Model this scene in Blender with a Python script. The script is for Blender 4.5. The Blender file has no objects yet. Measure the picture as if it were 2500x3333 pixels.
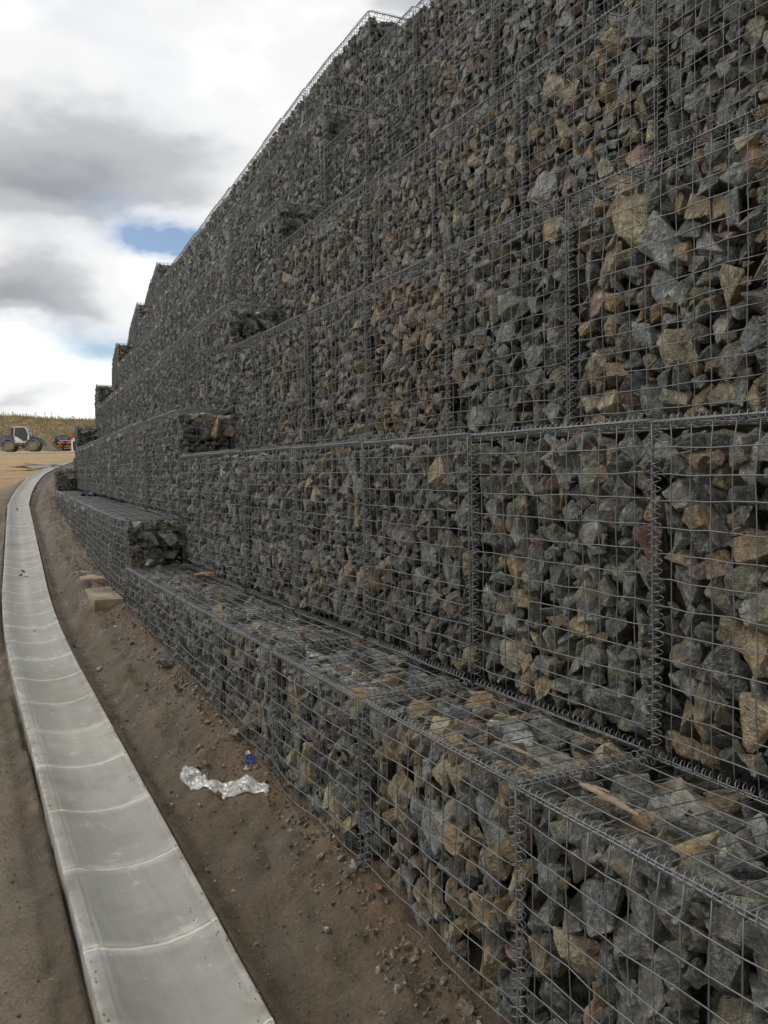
import bpy, bmesh, math, random
import numpy as np
from mathutils import Vector, Matrix, Quaternion, noise as mnoise

random.seed(7); rng = np.random.default_rng(11)
scene = bpy.context.scene
COL = scene.collection
EYE = 1.73                                   # camera height above the channel near the viewer

# ------------------------------------------------------------------ camera
PITCH, ROLL, FPX = 0.0471, -0.0172, 2779.2 / 3333.0
cam_d = bpy.data.cameras.new('camera'); cam = bpy.data.objects.new('camera', cam_d); COL.objects.link(cam)
cam_d.sensor_fit = 'VERTICAL'; cam_d.sensor_height = 36.0; cam_d.lens = 36.0 * FPX
cam_d.clip_start = 0.05; cam_d.clip_end = 3000.0
_fw = Vector((0, math.cos(PITCH), -math.sin(PITCH))); _up = Vector((0, math.sin(PITCH), math.cos(PITCH))); _rt = Vector((1, 0, 0))
_R = _rt * math.cos(ROLL) + _up * math.sin(ROLL); _U = -_rt * math.sin(ROLL) + _up * math.cos(ROLL)
cam.matrix_world = Matrix(((_R.x, _U.x, -_fw.x, 0), (_R.y, _U.y, -_fw.y, 0), (_R.z, _U.z, -_fw.z, EYE), (0, 0, 0, 1)))
scene.camera = cam

# ------------------------------------------------------------------ sky, sun, exposure
SUN_EL, SUN_AZ = math.radians(42), math.radians(-62)        # azimuth from +Y, clockwise positive (towards +X)
world = bpy.data.worlds.new('World'); scene.world = world; world.use_nodes = True
def build_world():
    nt = world.node_tree; nt.nodes.clear(); N = nt.nodes.new; L = nt.links.new
    out = N('ShaderNodeOutputWorld'); bg = N('ShaderNodeBackground'); bg.inputs['Strength'].default_value = 0.1
    L(bg.outputs[0], out.inputs['Surface'])
    sky = N('ShaderNodeTexSky'); sky.sky_type = 'NISHITA'; sky.sun_disc = False
    sky.sun_elevation = SUN_EL; sky.sun_rotation = SUN_AZ; sky.altitude = 60; sky.air_density = 1.0; sky.dust_density = 0.8; sky.ozone_density = 2.0
    tc = N('ShaderNodeTexCoord'); sep = N('ShaderNodeSeparateXYZ'); L(tc.outputs['Generated'], sep.inputs[0])
    def m(op, a, b=None, clamp=False):
        n = N('ShaderNodeMath'); n.operation = op; n.use_clamp = clamp
        for idx, v in enumerate((a, b)):
            if v is None: continue
            if isinstance(v, (int, float)): n.inputs[idx].default_value = v
            else: L(v, n.inputs[idx])
        return n.outputs[0]
    # broken cloud: azimuth and elevation of the view direction, stirred by noise
    az = m('ARCTAN2', sep.outputs['X'], sep.outputs['Y']); el = m('ARCSINE', sep.outputs['Z'])
    def fbm(scale, detail, off, dist=0.0, rough=0.55, out='Fac', stretch=(1, 1, 2.1)):
        mp = N('ShaderNodeMapping'); mp.inputs['Location'].default_value = off; mp.inputs['Scale'].default_value = stretch; L(tc.outputs['Generated'], mp.inputs[0])
        n = N('ShaderNodeTexNoise'); n.inputs['Scale'].default_value = scale; n.inputs['Detail'].default_value = detail
        n.inputs['Roughness'].default_value = rough; n.inputs['Distortion'].default_value = dist; L(mp.outputs[0], n.inputs['Vector'])
        return n.outputs[out]
    wa = m('MULTIPLY', m('SUBTRACT', fbm(5.0, 4, (1, 2, 3)), .5), .12); we = m('MULTIPLY', m('SUBTRACT', fbm(6.0, 5, (7, 5, 1)), .5), .10)
    azw = m('ADD', az, wa); elw = m('ADD', el, we)
    def blob(a0, e0, sa, su, sd=None):
        """Soft patch; su above the centre, sd below it (cloud bases end more sharply)."""
        da = m('DIVIDE', m('SUBTRACT', azw, a0), sa); de = m('SUBTRACT', elw, e0)
        up = m('DIVIDE', m('MAXIMUM', de, 0.0), su); dn = m('DIVIDE', m('MINIMUM', de, 0.0), sd or su)
        return m('POWER', 2.718, m('MULTIPLY', m('ADD', m('MULTIPLY', da, da), m('ADD', m('MULTIPLY', up, up), m('MULTIPLY', dn, dn))), -1.0))
    def total(lst):
        t = None
        for w, *p in lst:
            q = m('MULTIPLY', blob(*p), w); t = q if t is None else m('ADD', t, q)
        return t
    DARK = [(.78, -.32, .300, .20, .088, .034), (1.08, -.405, .178, .125, .072, .018), (.22, -.46, .45, .22, .07), (.45, -.41, .080, .06, .014), (.30, -.34, .155, .11, .010)]
    CLEAR = [(2.0, -.236, .254, .056, .017, .014), (.7, -.275, .287, .040, .013), (.95, -.29, .138, .085, .022)]
    n1 = fbm(3.2, 4, (2.0, 4.0, 1.5)); n2 = fbm(9.0, 5, (5.0, 1.0, 8.0))
    # the same broken cover goes on all round the sky
    seen = m('MULTIPLY', blob(-.3, .25, .55, .42), 1.0)
    rest = m('MULTIPLY', m('SUBTRACT', 1.0, seen, True), m('MULTIPLY', m('SUBTRACT', n1, .47), 4.5))
    dark = m('ADD', m('ADD', m('MULTIPLY', total(DARK), m('ADD', .45, m('MULTIPLY', n1, 1.1))), m('MULTIPLY', m('SUBTRACT', n2, .5), .35)), m('MAXIMUM', rest, 0.0), True)
    restc = m('MULTIPLY', m('SUBTRACT', 1.0, seen, True), m('MULTIPLY', m('SUBTRACT', fbm(2.6, 3, (9.0, 3.0, 0.5)), .56), 7.0))
    clear = m('ADD', m('MULTIPLY', total(CLEAR), m('MULTIPLY', m('SUBTRACT', n2, .27), 3.3)), m('MAXIMUM', restc, 0.0), True)
    r = N('ShaderNodeValToRGB'); L(dark, r.inputs[0]); cr = r.color_ramp; cr.interpolation = 'EASE'
    for p, c in ((.33, (9.4, 9.45, 9.5)), (.66, (5.4, 5.5, 5.75))): e = cr.elements.new(p); e.color = (*c, 1)
    cr.elements[0].color = (12.6, 12.6, 12.5, 1); cr.elements[-1].color = (3.5, 3.65, 3.95, 1)
    mx = N('ShaderNodeMix'); mx.data_type = 'RGBA'; L(clear, mx.inputs[0]); L(r.outputs[0], mx.inputs[6]); L(sky.outputs[0], mx.inputs[7])
    L(mx.outputs[2], bg.inputs['Color'])
build_world()
sun_d = bpy.data.lights.new('sun', 'SUN'); sun = bpy.data.objects.new('sun', sun_d); COL.objects.link(sun)
sun_d.energy = 1.35; sun_d.angle = math.radians(13); sun_d.color = (1.0, 0.96, 0.9)
_sd = Vector((math.sin(SUN_AZ) * math.cos(SUN_EL), math.cos(SUN_AZ) * math.cos(SUN_EL), math.sin(SUN_EL)))
sun.rotation_euler = (-_sd).to_track_quat('-Z', 'Y').to_euler()
vs = scene.view_settings
vs.view_transform = 'Standard'; vs.look = 'None'; vs.exposure = 0.0; vs.gamma = 1.0; vs.use_curve_mapping = False
scene.cycles.use_denoising = True; scene.cycles.denoising_prefilter = 'NONE'; scene.cycles.denoising_input_passes = 'RGB_ALBEDO_NORMAL'
scene.cycles.use_adaptive_sampling = True; scene.cycles.adaptive_threshold = 0.03
world.cycles.sampling_method = 'MANUAL'; world.cycles.sample_map_resolution = 512
scene.cycles.max_bounces = 5; scene.cycles.diffuse_bounces = 1; scene.cycles.glossy_bounces = 2; scene.cycles.transparent_max_bounces = 8

# ------------------------------------------------------------------ site geometry (metres; z = 0 at the channel near the camera)
DS = 0.05
_ss = np.arange(-40.0, 200.0, DS)
def _az(s):
    return np.where(s < 19.65, np.interp(s, [4.5, 8.5], [0.4655, 0.4063]), np.maximum(0.338 - 0.0045 * (s - 19.65), 0.05))
_a = _az(_ss + DS / 2)
_x = np.concatenate([[0], np.cumsum(-np.sin(_a) * DS)])[:-1]; _y = np.concatenate([[0], np.cumsum(np.cos(_a) * DS)])[:-1]
_i0 = int(round(40 / DS)); _x += 0.3528 - _x[_i0]; _y += 2.303 - _y[_i0]
_nx_s = np.convolve(np.pad(np.cos(_a), 10, mode='edge'), np.ones(21) / 21, 'valid'); _ny_s = np.convolve(np.pad(np.sin(_a), 10, mode='edge'), np.ones(21) / 21, 'valid')
def path(s, t=0.0):
    """Plan point at distance s along the foot of the wall and t into it (negative: towards the channel)."""
    s = np.asarray(s, float)
    return np.interp(s, _ss, _x) + np.interp(s, _ss, _nx_s) * t, np.interp(s, _ss, _y) + np.interp(s, _ss, _ny_s) * t
def grade(y):
    return np.interp(y, [-60, 0, 3, 46, 80, 86, 95, 400], [-0.66, -0.032, 0.133, 2.584, 4.03, 4.32, 4.68, 4.8])
def foot(s):
    return np.interp(s, [-6, -2, 1, 2.5, 4, 6, 12, 20, 36, 60], [0.06, 0.07, 0.085, 0.08, 0.14, 0.17, 0.09, 0.03, 0.02, 0.02])
def vnoise(x, y, seed=0):
    xi = np.floor(x).astype(np.int64); yi = np.floor(y).astype(np.int64); fx = x - xi; fy = y - yi
    fx = fx * fx * (3 - 2 * fx); fy = fy * fy * (3 - 2 * fy)
    def h(a, b):
        n = (a * 374761393 + b * 668265263 + seed * 974634777) & 0xffffffff
        n = ((n ^ (n >> 13)) * 1274126177) & 0xffffffff
        return ((n ^ (n >> 16)) & 0xffff) / 65535.0
    return (h(xi, yi) * (1 - fx) + h(xi + 1, yi) * fx) * (1 - fy) + (h(xi, yi + 1) * (1 - fx) + h(xi + 1, yi + 1) * fx) * fy - 0.5
def fbm2(x, y, seed=0, oct=4):
    r = 0; a = 1.0
    for o in range(oct): r = r + a * vnoise(x * 2 ** o + 17.3 * o, y * 2 ** o - 9.1 * o, seed + o); a *= 0.5
    return r
CH_R = lambda s: -0.55 - 0.0015 * np.clip(s, 0, 20) - 0.045 * np.clip(s - 19.65, 0, 14) - 0.02 * np.clip(s - 33.65, 0, 8)          # channel edges, measured from the wall foot
CH_W = 0.465
GUT_Z = lambda s: grade(path(s, -0.78)[1])
def ground_z(s, t):
    s = np.asarray(s, float); t = np.asarray(t, float)
    x, y = path(s, t); zc = GUT_Z(s); z = grade(y); r = CH_R(s)
    # left of the channel: churned site soil with ruts running along it
    near = np.exp(-np.clip(-(t + 1.0), 0, None) / 4.0) * (s < 60)
    left = z - 0.045 + near * (0.05 * fbm2(x * 1.3, y * 1.3, 3) + 0.030 * fbm2(x * 6, y * 6, 9, 3) + 0.014 * vnoise(x * 26, y * 26, 5))
    left = left + near * 0.03 * vnoise(t * 3.2 + 0.3 * vnoise(s * 0.7, t, 4), s * 0.22, 31) + near * 0.03 * vnoise(t * 9.0, s * 0.6, 33) - 0.025 * np.exp(-((t - r + CH_W + 0.10) / 0.06) ** 2)
    # strip between channel and wall: a trench beside the concrete, then a bank up to the baskets
    u = np.clip((t - r) / (-r), 0, 1.4)
    prof = -0.035 - 0.06 * np.exp(-((u - 0.24) / 0.13) ** 2) + (foot(s) + 0.035) * np.clip((u - 0.15) / 0.85, 0, 1) ** 0.9
    rough = 0.040 * fbm2(x * 2.6, y * 2.6, 13) + 0.034 * fbm2(x * 8, y * 8, 14, 3) + 0.020 * vnoise(x * 24, y * 24, 15) + 0.010 * vnoise(x * 47, y * 47, 16) + 0.035 * vnoise(t * 13, s * 0.7, 19)
    right = zc + prof + rough * np.clip((u + 0.1) * 2.0, 0.35, 1)
    right = right + 0.09 * np.exp(-((s - 7.8) / 1.5) ** 2) * np.clip((t + 0.40) / 0.12, 0, 1) * (1 - 0.85 * np.clip((t + 0.25) / 0.25, 0, 1))
    mid = zc - 0.10 + 0 * t
    zz = np.where(t < r - CH_W - 0.02, left, np.where(t < r + 0.01, mid, right))
    # earth retained behind the baskets
    zt = wall_base(s) + 5.75
    return np.where(t > 3.4, zt + 0.05 * fbm2(x * .5, y * .5, 8), zz)
STEPS = [6.0, 19.65, 31.65]
def wall_base(s):
    """Height of the underside of the bottom course."""
    s = np.asarray(s, float); e = EYE - 1.0 - 1.0
    return e + np.where(s < STEPS[0], 0.1353 + 0.0065 * s, np.where(s < STEPS[1], 0.594 + 0.006 * (s - 6), np.where(s < STEPS[2], 1.199, 1.70)))
#SITE_END
# ------------------------------------------------------------------ helpers
def link(o, parent=None):
    COL.objects.link(o)
    if parent is not None: o.parent = parent
    return o
def mesh_from(name, v, f, mat=None, smooth=False):
    me = bpy.data.meshes.new(name); me.from_pydata([tuple(p) for p in v], [], [tuple(q) for q in f]); me.update()
    if mat is not None: me.materials.append(mat)
    if smooth: me.polygons.foreach_set('use_smooth', [True] * len(me.polygons))
    return me
def obj(name, me, parent=None, loc=(0, 0, 0), rot=None, scale=None, color=None):
    o = bpy.data.objects.new(name, me); o.location = loc
    if rot is not None:
        if isinstance(rot, Quaternion): o.rotation_mode = 'QUATERNION'; o.rotation_quaternion = rot
        else: o.rotation_euler = rot
    if scale is not None: o.scale = scale if hasattr(scale, '__len__') else (scale,) * 3
    if color is not None: o.color = color
    return link(o, parent)
def tag(o, label=None, cat=None, group=None, kind=None):
    if label: o['label'] = label
    if cat: o['category'] = cat
    if group: o['group'] = group
    if kind: o['kind'] = kind
    return o
def thing(name, label, cat, loc=(0, 0, 0), rotz=0.0, group=None):
    o = bpy.data.objects.new(name, None); o.empty_display_size = 0.1; o.location = loc; o.rotation_euler = (0, 0, rotz); link(o)
    return tag(o, label, cat, group)
class MB:
    def __init__(s): s.v = []; s.f = []
    def add(s, v, f):
        n = len(s.v); s.v += [tuple(p) for p in v]; s.f += [tuple(n + i for i in q) for q in f]; return s
    def box(s, c, d, rz=0.0, taper=1.0, rot=None):
        M = rot if rot is not None else Matrix.Rotation(rz, 3, 'Z'); c = Vector(c); v = []
        for z in (-1, 1):
            k = taper if z > 0 else 1.0
            for x, y in ((-1, -1), (1, -1), (1, 1), (-1, 1)): v.append(c + M @ Vector((x * d[0] / 2 * k, y * d[1] / 2 * k, z * d[2] / 2)))
        return s.add(v, [(3, 2, 1, 0), (4, 5, 6, 7), (0, 1, 5, 4), (1, 2, 6, 5), (2, 3, 7, 6), (3, 0, 4, 7)])
    def tube(s, pts, r, n=4, cap=True):
        pts = [Vector(p) for p in pts]; v = []; f = []; m = len(pts); ref = None
        for i, p in enumerate(pts):
            d = (pts[min(i + 1, m - 1)] - pts[max(i - 1, 0)]).normalized()
            if ref is None: ref = d.orthogonal().normalized()
            ref = (ref - d * ref.dot(d)).normalized(); b = d.cross(ref)
            rr = r[i] if hasattr(r, '__len__') else r
            for j in range(n):
                a = 2 * math.pi * (j + .5) / n; v.append(p + (ref * math.cos(a) + b * math.sin(a)) * rr)
        for i in range(m - 1):
            for j in range(n): f.append((i * n + j, i * n + (j + 1) % n, (i + 1) * n + (j + 1) % n, (i + 1) * n + j))
        if cap: f.append(tuple(range(n - 1, -1, -1))); f.append(tuple((m - 1) * n + j for j in range(n)))
        return s.add(v, f)
    def prism(s, poly, y0, y1):
        """Outline in x,z pushed from y0 to y1."""
        n = len(poly); v = [(x, y0, z) for x, z in poly] + [(x, y1, z) for x, z in poly]
        f = [tuple(range(n)), tuple(range(2 * n - 1, n - 1, -1))] + [(i, i + n, (i + 1) % n + n, (i + 1) % n) for i in range(n)]
        return s.add(v, f)
    def cyl(s, c, r, h, axis='Y', n=20, r2=None):
        v = []; r2 = r if r2 is None else r2
        for k, rr in ((-.5, r), (.5, r2)):
            for j in range(n):
                a = 2 * math.pi * j / n; p = (rr * math.cos(a), k * h, rr * math.sin(a))
                if axis == 'Z': p = (p[0], p[2], p[1])
                v.append((c[0] + p[0], c[1] + p[1], c[2] + p[2]))
        return s.add(v, [tuple(range(n)), tuple(range(2 * n - 1, n - 1, -1))] + [(j, j + n, (j + 1) % n + n, (j + 1) % n) for j in range(n)])
    def mesh(s, name, mat, smooth=False, bevel=0.0):
        me = mesh_from(name, s.v, s.f, mat, smooth)
        bm = bmesh.new(); bm.from_mesh(me); bmesh.ops.recalc_face_normals(bm, faces=bm.faces)
        if bevel: bmesh.ops.bevel(bm, geom=[e for e in bm.edges if len(e.link_faces) == 2 and e.calc_face_angle(0) > 0.5], offset=bevel, segments=2, affect='EDGES', clamp_overlap=True)
        bm.to_mesh(me); bm.free(); return me
    def obj(s, name, mat, parent=None, smooth=False, bevel=0.0, **k): return obj(name, s.mesh(name, mat, smooth, bevel), parent, **k)

# ------------------------------------------------------------------ materials
def new_mat(name):
    m = bpy.data.materials.new(name); m.use_nodes = True; nt = m.node_tree; b = nt.nodes['Principled BSDF']
    return m, nt, b
class NT:
    def __init__(s, nt): s.nt = nt
    def n(s, t, **k):
        nd = s.nt.nodes.new(t)
        for a, v in k.items(): setattr(nd, a, v)
        return nd
    def l(s, a, b): s.nt.links.new(a, b)
    def noise(s, vec, scale, detail=5, rough=.55, dist=0.0):
        n = s.n('ShaderNodeTexNoise'); n.inputs['Scale'].default_value = scale; n.inputs['Detail'].default_value = detail
        n.inputs['Roughness'].default_value = rough; n.inputs['Distortion'].default_value = dist
        if vec is not None: s.l(vec, n.inputs['Vector'])
        return n.outputs['Fac']
    def ramp(s, v, stops, interp='LINEAR'):
        r = s.n('ShaderNodeValToRGB'); s.l(v, r.inputs[0]); cr = r.color_ramp; cr.interpolation = interp
        while len(cr.elements) < len(stops): cr.elements.new(.5)
        for e, (p, c) in zip(cr.elements, stops):
            e.position = p; e.color = (*c, 1) if hasattr(c, '__len__') else (c, c, c, 1)
        return r.outputs[0]
    def mix(s, fac, a, b, blend='MIX'):
        m = s.n('ShaderNodeMix', data_type='RGBA', blend_type=blend)
        for inp, v in ((0, fac), (6, a), (7, b)):
            if isinstance(v, (int, float)): m.inputs[inp].default_value = v
            elif isinstance(v, tuple): m.inputs[inp].default_value = (*v, 1)
            else: s.l(v, m.inputs[inp])
        return m.outputs[2]
    def math(s, op, a, b=None, clamp=False):
        m = s.n('ShaderNodeMath', operation=op, use_clamp=clamp)
        for i, v in enumerate((a, b)):
            if v is None: continue
            if isinstance(v, (int, float)): m.inputs[i].default_value = v
            else: s.l(v, m.inputs[i])
        return m.outputs[0]
    def mapping(s, vec, scale=(1, 1, 1), loc=(0, 0, 0), rot=(0, 0, 0)):
        m = s.n('ShaderNodeMapping'); m.inputs['Scale'].default_value = scale; m.inputs['Location'].default_value = loc; m.inputs['Rotation'].default_value = rot
        s.l(vec, m.inputs['Vector']); return m.outputs[0]
    def bump(s, h, b, strength=.5, dist=.01):
        n = s.n('ShaderNodeBump'); n.inputs['Strength'].default_value = strength; n.inputs['Distance'].default_value = dist
        s.l(h, n.inputs['Height']); s.l(n.outputs[0], b.inputs['Normal'])
def plain(name, col, rough=.6, metal=0.0, var=.25, scale=8.0, dirt=None, dirt_amt=.5, coat=0.0):
    m, nt, b = new_mat(name); q = NT(nt); tc = q.n('ShaderNodeTexCoord').outputs['Object']
    c = q.mix(q.noise(tc, scale, 6), tuple(x * (1 - var) for x in col), tuple(min(1, x * (1 + var)) for x in col))
    if dirt:
        c = q.mix(q.math('MULTIPLY', q.ramp(q.noise(tc, scale * .35, 7, .65), [(.38, 0), (.62, 1)]), dirt_amt), c, dirt)
    q.l(c, b.inputs['Base Color']); b.inputs['Roughness'].default_value = rough; b.inputs['Metallic'].default_value = metal
    b.inputs['Coat Weight'].default_value = coat
    q.bump(q.noise(tc, scale * 6, 4), b, .15, .004)
    return m

def stone_material(name, attr):
    m, nt, b = new_mat(name); q = NT(nt)
    tco = q.n('ShaderNodeTexCoord').outputs['Object']; oi = q.n('ShaderNodeObjectInfo')
    if attr:
        at = q.n('ShaderNodeAttribute'); at.attribute_name = 'Col'; base = at.outputs['Color']; stain = at.outputs['Alpha']
        vec = q.mapping(tco, (14, 14, 14))
    else:
        base = oi.outputs['Color']; stain = oi.outputs['Alpha']
        off = q.n('ShaderNodeVectorMath', operation='SCALE'); off.inputs[0].default_value = (37.1, 61.7, 23.3); q.l(oi.outputs['Random'], off.inputs['Scale'])
        ad = q.n('ShaderNodeVectorMath', operation='ADD'); q.l(tco, ad.inputs[0]); q.l(off.outputs[0], ad.inputs[1]); vec = ad.outputs[0]
    mott = q.noise(vec, 1.5, 6, .70, .3)
    c = q.mix(1.0, base, q.ramp(mott, [(.28, .32), (.45, .80), (.57, 1.30), (.70, 2.9)]), 'MULTIPLY')
    fine = q.noise(vec, 9, 3, .7)
    c = q.mix(1.0, c, q.ramp(fine, [(.3, .72), (.7, 1.3)]), 'MULTIPLY')
    # iron staining; pale clayey patches also paint highlights into the colour
    st = q.math('MULTIPLY', q.ramp(q.noise(vec, .95, 5, .68), [(.46, 0), (.60, 1)]), stain)
    c = q.mix(st, c, q.mix(fine, (.36, .235, .085), (.24, .13, .045)))
    dust_highlight = q.math('MULTIPLY', q.ramp(q.noise(q.mapping(vec, (1, 1, 1), (9, 4, 2)), 1.9, 5, .75), [(.50, 0), (.64, .7)]), .85)
    c = q.mix(dust_highlight, c, (.29, .275, .215))
    # thin pale quartz veins and scuffs
    vn = q.noise(q.mapping(vec, (.7, 2.1, 1.0), (3, 8, 1), (.4, .7, .2)), 1.6, 4, .6, 1.4)
    vein = q.ramp(q.math('ABSOLUTE', q.math('SUBTRACT', vn, .5)), [(.0, .55), (.012, .35), (.03, 0)])
    c = q.mix(q.math('MULTIPLY', vein, q.ramp(mott, [(.46, 0), (.60, 1)])), c, (.46, .45, .41))
    if not attr:   # chipped arrises, paled further as edge highlights painted into the colour
        pt = q.n('ShaderNodeNewGeometry').outputs['Pointiness']
        c = q.mix(q.math('MULTIPLY', q.ramp(pt, [(.52, 0), (.60, .8)]), q.ramp(fine, [(.4, .25), (.6, 1)])), c, (.42, .41, .35))
    q.l(c, b.inputs['Base Color'])
    q.l(q.ramp(mott, [(.3, .30), (.7, .58)]), b.inputs['Roughness']); b.inputs['Specular IOR Level'].default_value = .55
    lay = q.noise(q.mapping(vec, (1.0, 1.0, 5.5), (0, 0, 0), (.3, .5, .1)), 2.2, 4, .7)
    h = q.math('ADD', q.math('MULTIPLY', lay, 1.0), q.math('MULTIPLY', fine, .35))
    q.bump(h, b, 1.0, .022 if not attr else .014)
    return m
M_STONE = stone_material('stone', False); M_FILL = stone_material('stone_fill', True)
def wire_material():
    m, nt, b = new_mat('galvanised_wire'); q = NT(nt); g = q.n('ShaderNodeNewGeometry').outputs['Position']
    c = q.mix(q.noise(g, 9, 5), (.092, .096, .098), (.19, .195, .198))
    c = q.mix(q.ramp(q.noise(g, 2.3, 6, .7), [(.56, 0), (.70, .5)]), c, (.20, .18, .135))
    q.l(c, b.inputs['Base Color']); b.inputs['Metallic'].default_value = .35; b.inputs['Roughness'].default_value = .48
    return m
M_WIRE = wire_material()
M_COIL = plain('binder_wire', (.20, .204, .205), .42, .35, .3, 12)

def soil_material():
    m, nt, b = new_mat('site_soil'); q = NT(nt); P = q.n('ShaderNodeNewGeometry').outputs['Position']
    at = q.n('ShaderNodeAttribute'); at.attribute_name = 'soil'; sx = q.n('ShaderNodeSeparateColor'); q.l(at.outputs['Color'], sx.inputs[0])
    n1 = q.noise(P, 1.6, 9, .62, .3); n2 = q.noise(P, 14, 8, .7); n3 = q.noise(P, 70, 4, .7)
    mud = q.mix(n1, (.046, .034, .020), (.112, .084, .050))
    mud = q.mix(q.ramp(n2, [(.35, 0), (.7, .7)]), mud, (.140, .109, .069))
    mud = q.mix(q.ramp(q.noise(q.mapping(P, (1, 1, 1), (4, 9, 0)), 2.2, 6, .6), [(.56, 0), (.68, .5)]), mud, (.20, .165, .115))      # dried pale mud
    mud = q.mix(q.ramp(q.noise(q.mapping(P, (1, 1, 1), (14, 2, 0)), 3.1, 5, .6), [(.55, 0), (.68, .6)]), mud, (.042, .036, .028))   # damp dark patches
    mud = q.mix(q.ramp(q.noise(q.mapping(P, (1.0, .22, 1), (0, 0, 0), (0, 0, -.44)), 9.0, 6, .65), [(.44, 0), (.62, .65)]), mud, (.060, .047, .031))
    clay = q.mix(n1, (.080, .054, .031), (.145, .100, .060)); clay = q.mix(q.ramp(n2, [(.4, 0), (.75, .6)]), clay, (.11, .07, .036))
    org = q.mix(q.noise(q.mapping(P, (.10, .42, 1)), 1.2, 7, .6), (.22, .12, .04), (.40, .285, .135))
    org = q.mix(q.ramp(q.noise(q.mapping(P, (.2, .9, 1), (3, 3, 0)), 1.0, 6, .65), [(.52, 0), (.68, .7)]), org, (.16, .10, .055))
    bl = q.math('ADD', sx.outputs[0], q.math('MULTIPLY', q.math('SUBTRACT', n1, .5), 1.1)); cl = q.ramp(bl, [(.38, 0), (.62, 1)])
    c = q.mix(cl, mud, clay)
    dry = q.mix(n2, (.115, .093, .063), (.215, .178, .127))
    c = q.mix(q.math('MULTIPLY', sx.outputs[2], q.ramp(n1, [(.32, .35), (.56, .95)])), c, dry)
    c = q.mix(q.ramp(q.math('ADD', sx.outputs[1], q.math('MULTIPLY', q.math('SUBTRACT', n1, .5), .8)), [(.36, 0), (.64, 1)]), c, org)
    c = q.mix(1.0, c, q.ramp(n3, [(.25, .6), (.75, 1.4)]), 'MULTIPLY')
    q.l(c, b.inputs['Base Color']); q.l(q.ramp(n1, [(.3, .55), (.65, .92)]), b.inputs['Roughness']); b.inputs['Specular IOR Level'].default_value = .3
    q.bump(q.math('ADD', n2, q.math('MULTIPLY', n3, .4)), b, 1.0, .02)
    return m
M_SOIL = soil_material()

def concrete_material():
    m, nt, b = new_mat('channel_concrete'); q = NT(nt); tc = q.n('ShaderNodeTexCoord').outputs['Object']; oi = q.n('ShaderNodeObjectInfo')
    off = q.n('ShaderNodeVectorMath', operation='SCALE'); off.inputs[0].default_value = (13, 29, 7); q.l(oi.outputs['Random'], off.inputs['Scale'])
    ad = q.n('ShaderNodeVectorMath', operation='ADD'); q.l(tc, ad.inputs[0]); q.l(off.outputs[0], ad.inputs[1]); v = ad.outputs[0]
    P = q.n('ShaderNodeNewGeometry').outputs['Position']
    c = q.mix(q.noise(v, 3.0, 8, .62, .5), (.175, .169, .150), (.345, .33, .286))
    c = q.mix(1.0, c, q.ramp(oi.outputs['Random'], [(0, .88), (1, 1.08)]), 'MULTIPLY')
    c = q.mix(q.ramp(q.noise(P, .9, 6, .6), [(.44, 0), (.62, .55)]), c, (.245, .25, .24))                       # bluish grey damp clouds
    c = q.mix(q.ramp(q.noise(v, 6.5, 7, .7, .4), [(.585, 0), (.66, .45)]), c, (.50, .48, .42))                 # lime bloom
    sp = q.n('ShaderNodeSeparateXYZ'); q.l(tc, sp.inputs[0])
    silt = q.math('MULTIPLY', q.ramp(sp.outputs['Y'], [(.17, 0), (.24, 1), (.30, .3), (.36, 0)]), q.ramp(q.noise(q.mapping(P, (.25, .25, .25)), 1.0, 4, .6), [(.42, 0), (.60, .55)]))
    c = q.mix(silt, c, (.44, .40, .33))                                                                        # dried silt along the invert
    c = q.mix(q.ramp(q.noise(q.mapping(v, (9, 1.2, 1)), 2.0, 5, .65), [(.50, 0), (.66, .35)]), c, (.20, .195, .18))
    endm = q.math('MULTIPLY', q.ramp(q.math('ABSOLUTE', sp.outputs['X']), [(.24, 0), (.293, .75)]), q.ramp(q.noise(v, 7, 5, .65), [(.36, 0), (.60, 1)]))
    c = q.mix(endm, c, (.47, .45, .39))                                                                       # lime smeared out from the joints
    c = q.mix(q.ramp(q.noise(q.mapping(P, (1, 1, 1), (2, 7, 1)), 1.7, 7, .68), [(.50, 0), (.66, .7)]), c, (.175, .155, .12))   # trodden-in dirt
    edge = q.math('ABSOLUTE', q.math('SUBTRACT', sp.outputs['Y'], .25))
    c = q.mix(q.math('MULTIPLY', q.ramp(edge, [(.17, 0), (.25, .8)]), q.ramp(q.noise(q.mapping(P, (1, 1, 1), (6, 1, 3)), 5.0, 6, .7), [(.46, 0), (.60, 1)])), c, (.13, .105, .072))   # soil trodden over the lips
    ed = q.ramp(edge, [(.215, 0), (.23, .35), (.25, .7)])
    c = q.mix(q.math('MULTIPLY', ed, q.ramp(q.noise(v, 12, 5), [(.4, .1), (.65, .7)])), c, (.50, .485, .44))
    c = q.mix(q.ramp(q.noise(v, 38, 3, .6), [(.62, 0), (.72, .35)]), c, (.17, .165, .15))
    c = q.mix(q.ramp(q.noise(q.mapping(v, (1, 1, 1), (5, 5, 5)), 7.5, 5, .6), [(.70, 0), (.74, .8)]), c, (.54, .48, .33))  # mortar splashes
    q.l(c, b.inputs['Base Color']); b.inputs['Roughness'].default_value = .72
    q.bump(q.math('ADD', q.noise(v, 90, 4), q.noise(v, 9, 4)), b, .18, .004)
    return m
M_CONC = concrete_material()
M_MORTAR = plain('mortar', (.46, .445, .39), .9, 0, .3, 22)
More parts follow.
